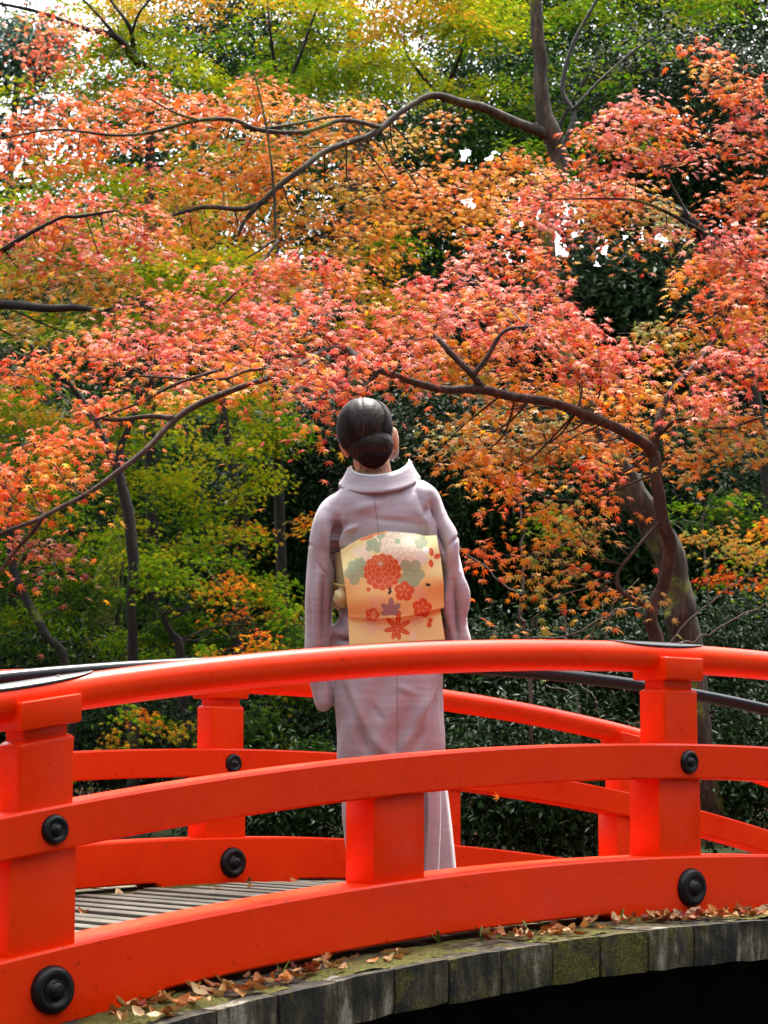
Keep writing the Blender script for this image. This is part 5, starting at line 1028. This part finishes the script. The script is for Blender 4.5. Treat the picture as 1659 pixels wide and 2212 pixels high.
def zc(x, y): return (1050+np.asarray(x)/3.687)*K_, (1680+np.asarray(y)/3.687)*K_
def obi_sheet(name, top, bot, left, right, depth, parent, nu=230, nv=230, rim=.07):
    u = np.linspace(0, 1, nu); v_ = np.linspace(0, 1, nv); U, Vv = np.meshgrid(u, v_)
    f = lambda pts, q: (np.interp(q, np.linspace(0, 1, len(pts)), [p_[0] for p_ in pts]), np.interp(q, np.linspace(0, 1, len(pts)), [p_[1] for p_ in pts]))
    lx = np.interp(Vv, np.linspace(0, 1, len(left)), left); rx = np.interp(Vv, np.linspace(0, 1, len(right)), right)
    X = lx*(1-U)+rx*U
    ty = np.interp(X*0+U, [p_[0] for p_ in top], [p_[1] for p_ in top]); by = np.interp(U, [p_[0] for p_ in bot], [p_[1] for p_ in bot]); Y = ty*(1-Vv)+by*Vv
    D = depth(U, Vv); xs, ys = zc(X, Y); W_ = P(xs, ys, YP+D); C = paint(X, Y)
    V = W_.reshape(-1, 3); col = C.reshape(-1, 3); ii = np.arange(nu*nv).reshape(nv, nu)
    Fs = np.stack([ii[:-1, :-1], ii[:-1, 1:], ii[1:, 1:], ii[1:, :-1]], -1).reshape(-1, 4)[:, ::-1]
    T = np.concatenate([Fs[:, [0, 1, 2]], Fs[:, [0, 2, 3]]])
    # rim turned in towards the back
    edge = np.concatenate([ii[:, 0][::-1], ii[0, 1:], ii[1:, -1], ii[-1, ::-1][1:]]); e2 = V[edge].copy(); e2[:, 1] += rim; e2[:, 2] += np.where(np.isin(edge, ii[0]), .006, 0)
    n0 = len(V); V = np.vstack([V, V[edge], e2]); col = np.vstack([col, col[edge], col[edge]]); m_ = len(edge)
    a_ = n0+np.arange(m_-1); T = np.vstack([T, np.stack([a_, a_+m_, a_+m_+1], -1), np.stack([a_, a_+m_+1, a_+1], -1)])
    return trimesh(name, V, T, col, M_OBI, parent, smooth=True)
obi = obi_sheet('obi_drum', [(0, 395), (.10, 320), (.21, 250), (.35, 192), (.46, 168), (.6, 174), (.78, 195), (.87, 222), (1, 215)], [(0, 1190), (.28, 1215), (.55, 1192), (.75, 1150), (1, 1075)],
          [205, 240, 275, 300], [1355, 1408, 1440, 1445], lambda U, V_: -.140-.045*np.sin(math.pi*np.clip(V_*.78+.04, 0, 1))**.7-.010*np.sin(math.pi*U)+.005*np.sin(V_*13+U*2.5)*(1-V_*.5)+.004*np.sin(V_*8-U*6), person)
obi['label'] = 'upper drum of the obi with orange chrysanthemum'
tail = obi_sheet('obi_tail', [(0, 1150), (.3, 1170), (.55, 1150), (.75, 1110), (1, 1045)], [(0, 1525), (1, 1460)], [296, 310], [1395, 1455], lambda U, V_: -.148-.004*np.sin(math.pi*U)-.004*np.sin(U*7)+.004*V_, person, 200, 70, .03)
tail['label'] = 'lower flap of the obi with an orange maple leaf'
mb = MB(); ring_loft(mb, [(1196, 724, 950, .112, .128), (1204, 722, 952, .118, .132), (1250, 724, 953, .116, .134), (1306, 730, 952, .112, .134), (1316, 732, 951, .106, .128)], 40)
M_CREAM = simple('cream_silk', [(.45, .36, .17), (.52, .43, .23), (.56, .48, .30)], 14, .55, .2, .003)
mb.build('obi_band', M_CREAM, person)
mb = MB(); ell(mb, 738, 1292, 18, 21, -.10, .05, roll=.3); ell(mb, 742, 1272, 10, 10, -.11, .03); remesh('obi_bow_pad', mb, .004, M_CREAM, person, lambda co, nn: co+nn*(np.sin(co[:, 0]*260+co[:, 2]*150)*.0015)[:, None], 3)
mb = MB(); tube(mb, catmull([pt(719, 1262, -.02), pt(728, 1263, -.10), pt(745, 1266, -.15), pt(800, 1268, -.13)], 4), .004, 7); mb.build('obi_cord', simple('olive_cord', [(.25, .25, .06), (.45, .42, .12)], 60, .7, .3, .002), person)

# ------------------------------------------------------------------ fallen leaves on the deck
TAN = [(.50, .24, .08), (.60, .36, .15), (.42, .15, .04), (.66, .46, .25), (.36, .11, .03), (.55, .20, .05)]
RED = [(.22, .03, .02), (.30, .05, .03), (.16, .02, .02), (.42, .10, .04)]
def arc_dz(s): return -math.atan(KAP*(s-SA))
def scatter(n_, s0, s1, n0, n1, cols, lab, group, size=(.026, .056), lift=.01):
    for _ in range(n_):
        s = rnd.uniform(s0, s1); n = rnd.uniform(n0, n1)+min(0, rnd.gauss(.02, .03)); n = max(n, -.25) if n0 < 0 else n; z = rnd.uniform(.002, lift)
        c = rnd.choice(cols); f = rnd.uniform(.75, 1.25)
        place_leaf(rnd.randrange(5), B(s, n, -.437+z), rnd.uniform(*size), (rnd.uniform(-.5, .5), rnd.uniform(-.5, .5), rnd.uniform(0, 6.3)), tuple(min(.8, q*f) for q in c), lab, group)
gA = 'tan curled leaves on the deck edge'; lA = 'curled tan dead leaf on the mossy deck edge below the near lower beam'
gB = 'dark red dead leaves on the deck edge'; lB = 'dark red-brown dead leaf lying among tan ones on the deck edge'
for s0, s1, n_, n0, n1 in ((-.95, -.62, 34, -.22, -.03), (-.62, -.35, 24, -.20, -.05), (-.35, -.02, 22, -.18, -.05), (-.8, -.1, 8, -.10, 0), (.28, .42, 7, -.16, -.04), (.36, .60, 16, -.22, -.12), (.60, .85, 8, -.10, -.02), (.78, 1.05, 16, -.20, -.05), (1.0, 1.7, 70, -.18, -.03)):
    scatter(n_, s0, s1, n0, n1, TAN, lA, gA, lift=.016)
for s0, s1, n_ in ((-.9, -.3, 10), (.2, .6, 8), (.85, 1.7, 42)): scatter(n_, s0, s1, -.18, -.02, RED, lB, gB, (.025, .05), .014)
scatter(26, -1.6, 1.6, 1.9, 2.30, TAN, 'tan dead leaf lying on the deck along the foot of the far railing', 'leaves at the foot of the far railing', lift=.012)
scatter(14, -1.4, .8, .25, 1.8, TAN, 'tan dead leaf lying on the slatted deck inside the bridge', 'leaves on the slatted deck', (.03, .05), .006)
# grass tufts
for (s, n, k_, lab) in ((.17, -.03, 7, 'small grass tuft by the gap under the near lower beam, left of centre'), (.31, -.04, 5, 'tiny green weed beside the small grass tuft'), (.48, -.05, 6, 'grass tuft among tan leaves at the middle of the deck edge'), (.86, -.03, 6, 'grass tuft at the end of the gap near the right post'), (-.38, -.05, 5, 'low green weed at the left part of the deck edge')):
    o0 = B(s, n, -.437); mb = MB()
    for i in range(k_):
        a = rnd.uniform(0, 6.3); L_ = rnd.uniform(.03, .065); d_ = np.array([math.cos(a), math.sin(a)*.6, 0])*L_; w_ = np.array([-math.sin(a), math.cos(a), 0])*.0022
        p0, p1, p2 = o0, o0+d_*.5+np.array([0, 0, L_*.6]), o0+d_+np.array([0, 0, L_*.55])
        mb.add([p0-w_, p0+w_, p1+w_*.8, p1-w_*.8, p2], [[0, 1, 2, 3], [3, 2, 4]])
    t = thing('grass_tuft', lab, 'grass', tuple(o0)); mb.build('blades', M_GRASS, t, kind='stuff')
print('TRIS', sum(len(o.data.polygons) for o in S.objects if o.type == 'MESH'), 'objs', len(S.objects))
